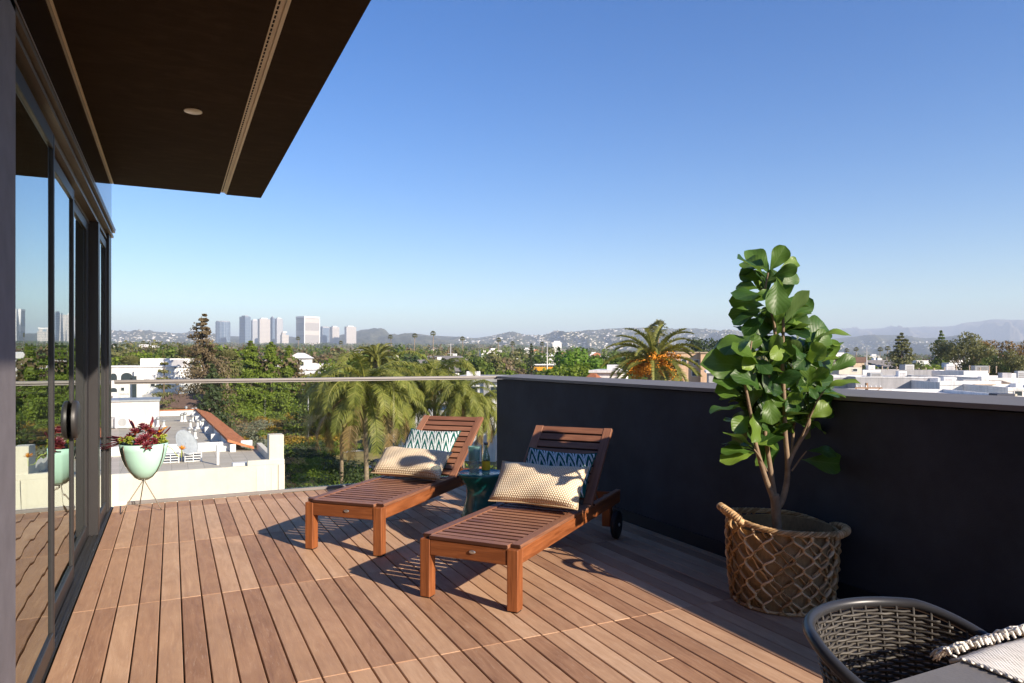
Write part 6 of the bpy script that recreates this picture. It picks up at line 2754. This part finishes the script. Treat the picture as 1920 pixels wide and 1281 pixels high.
# small houses between the trees
hp = []
for k, (wm, rm) in enumerate(((M_WHITE, M_GREYROOF), (M_CREAM, M_BROWNROOF), (M_TAN, M_GREYROOF), (M_PALEW, M_TERRA), (M_WHITE, M_WHITE2))):
    m = MB()
    w, dp, h = 11 + k, 8, 4.4 if k % 2 else 5.8
    m.box((0, 0, h / 2 - 1), (w, dp, h + 2), mi=0)
    if k == 4:
        m.box((0, 0, h + .3), (w + .4, dp + .4, .6), mi=1)
        m.box((w * .15, 0, h + 1.4), (w * .3, dp * .5, 1.7), mi=0)
    else:
        o_ = .5
        vs = [(-w / 2 - o_, -dp / 2 - o_, h - .1), (w / 2 + o_, -dp / 2 - o_, h - .1), (w / 2 + o_, dp / 2 + o_, h - .1), (-w / 2 - o_, dp / 2 + o_, h - .1), (-w / 2 + 1.5, 0, h + 1.9), (w / 2 - 1.5, 0, h + 1.9)]
        m.add(vs, [(0, 1, 5, 4), (1, 2, 5), (2, 3, 4, 5), (3, 0, 4), (3, 2, 1, 0)], 1)
        m.box((w * .2, 1, h + 1.6), (.8, .8, 1.6), mi=0)
    for xx in (-w * .3, 0, w * .3):
        for zz in ([1.8] if h < 5 else [1.4, 4.2]):
            m.box((xx, -dp / 2 - .02, zz), (1.4, .06, 1.2), mi=2)
            m.box((xx, dp / 2 + .02, zz), (1.4, .06, 1.2), mi=2)
    hp.append((m.mesh("town_house", [wm, rm, M_GLASSDARK]), ("white walled house with grey roof half hidden among the town's trees", "cream house with brown roof half hidden among the town's trees",
               "tan house with grey roof half hidden among the town's trees", "pale house with terracotta roof half hidden among the town's trees", "white flat roofed block half hidden among the town's trees")[k]))
hx_ = random.Random(37)
for k in range(140):
    d = 150 * (9 ** hx_.random())
    u = hx_.uniform(150, 2000)
    if not clear_of(u, d) or (d < 330 and 980 < u < 1060):
        continue
    kd = hx_.choice((0, 0, 1, 2, 3, 4, 4))
    o = link("town_house", hp[kd][0])
    o.location = gpos(u, d)
    o.rotation_euler = (0, 0, -YAW + hx_.choice((0, PI / 2)) + hx_.uniform(-.3, .3))
    s = hx_.uniform(.8, 1.3) * (1 if d < 500 else 1.3)
    o.scale = (s, s, s)
    tag(o, hp[kd][1], "house", "small houses of the town, kind %s" % ("grey roofed", "brown roofed", "tan", "terracotta roofed", "flat roofed")[kd])

# houses scattered over the hills
dg = bpy.context.evaluated_depsgraph_get()
hb2 = []
for k, wm in enumerate((M_WHITE, M_CREAM)):
    m = MB()
    m.box((0, 0, 2), (34, 18, 12))
    m.box((4, 1, 9.5), (20, 13, 3.2), mi=1)
    hb2.append(m.mesh("hillside_house", [wm, M_BROWNROOF if k else M_WHITE2]))
from mathutils.bvhtree import BVHTree
hm = hills.data
bvh = BVHTree.FromPolygons([v_.co.copy() for v_ in hm.vertices], [tuple(p_.vertices) for p_ in hm.polygons])
cnt = 0
mfar = MB()
tries = 0
while cnt < 1300 and tries < 9000:
    tries += 1
    u = hx_.choice((hx_.uniform(205, 420), hx_.uniform(860, 1380), hx_.uniform(860, 1380), hx_.uniform(1000, 1380), hx_.uniform(1540, 1800)))
    v = hx_.uniform(614, 655)
    o_ = Vector((0, 0, CAM_H))
    dr = (at(u, v, 1000) - o_).normalized()
    loc, nrm, ix, dist = bvh.ray_cast(o_, dr, 20000)
    if loc is None:
        continue
    if u > 1500 and v < 640:
        continue
    if cnt < 280:
        o = link("hillside_house", hb2[cnt % 3 == 0])
        o.location = loc
        o.rotation_euler = (0, 0, -YAW + hx_.uniform(-.8, .8))
        s = hx_.uniform(.3, .65)
        o.scale = (s, s, s)
        tag(o, "tiny pale house scattered on the hazy hillside", "house", "pale houses scattered over the hillside")
    else:
        mfar.box(loc, (hx_.uniform(6, 16), 9, hx_.uniform(4, 6.5)), Matrix.Rotation(hx_.uniform(0, 3), 3, 'Z'))
    cnt += 1
fo = mfar.build("far_hillside_houses", M_CREAM)
tag(fo, "specks of the smallest houses sprinkled over the hazy hills", "houses", kind='stuff')

# ------------------------------------------------------------------ the air between
t = NT("haze_air")
vol = t.n("ShaderNodeVolumePrincipled", Color=(.74, .85, 1.0), Density=HAZE_DENSITY, Anisotropy=0.0)
t.t.links.new(vol.outputs[0], t.out.inputs['Volume'])
lo = min(min(v_.co.z for v_ in o.data.vertices) for o in COL.objects if o.name in ("terrain", "hills", "mountains"))
hi = max(max(v_.co.z for v_ in o.data.vertices) for o in COL.objects if o.name in ("hills", "mountains"))
m = MB()
lo = min(lo, -12) - 1.0
hi = hi + 20
E_ = 31000
m.box((0, 0, (lo + hi) / 2), (2 * E_, 2 * E_, hi - lo))
hz = m.build("haze", t.m)
tag(hz, "thin blue air over the town and the hills", kind='stuff')
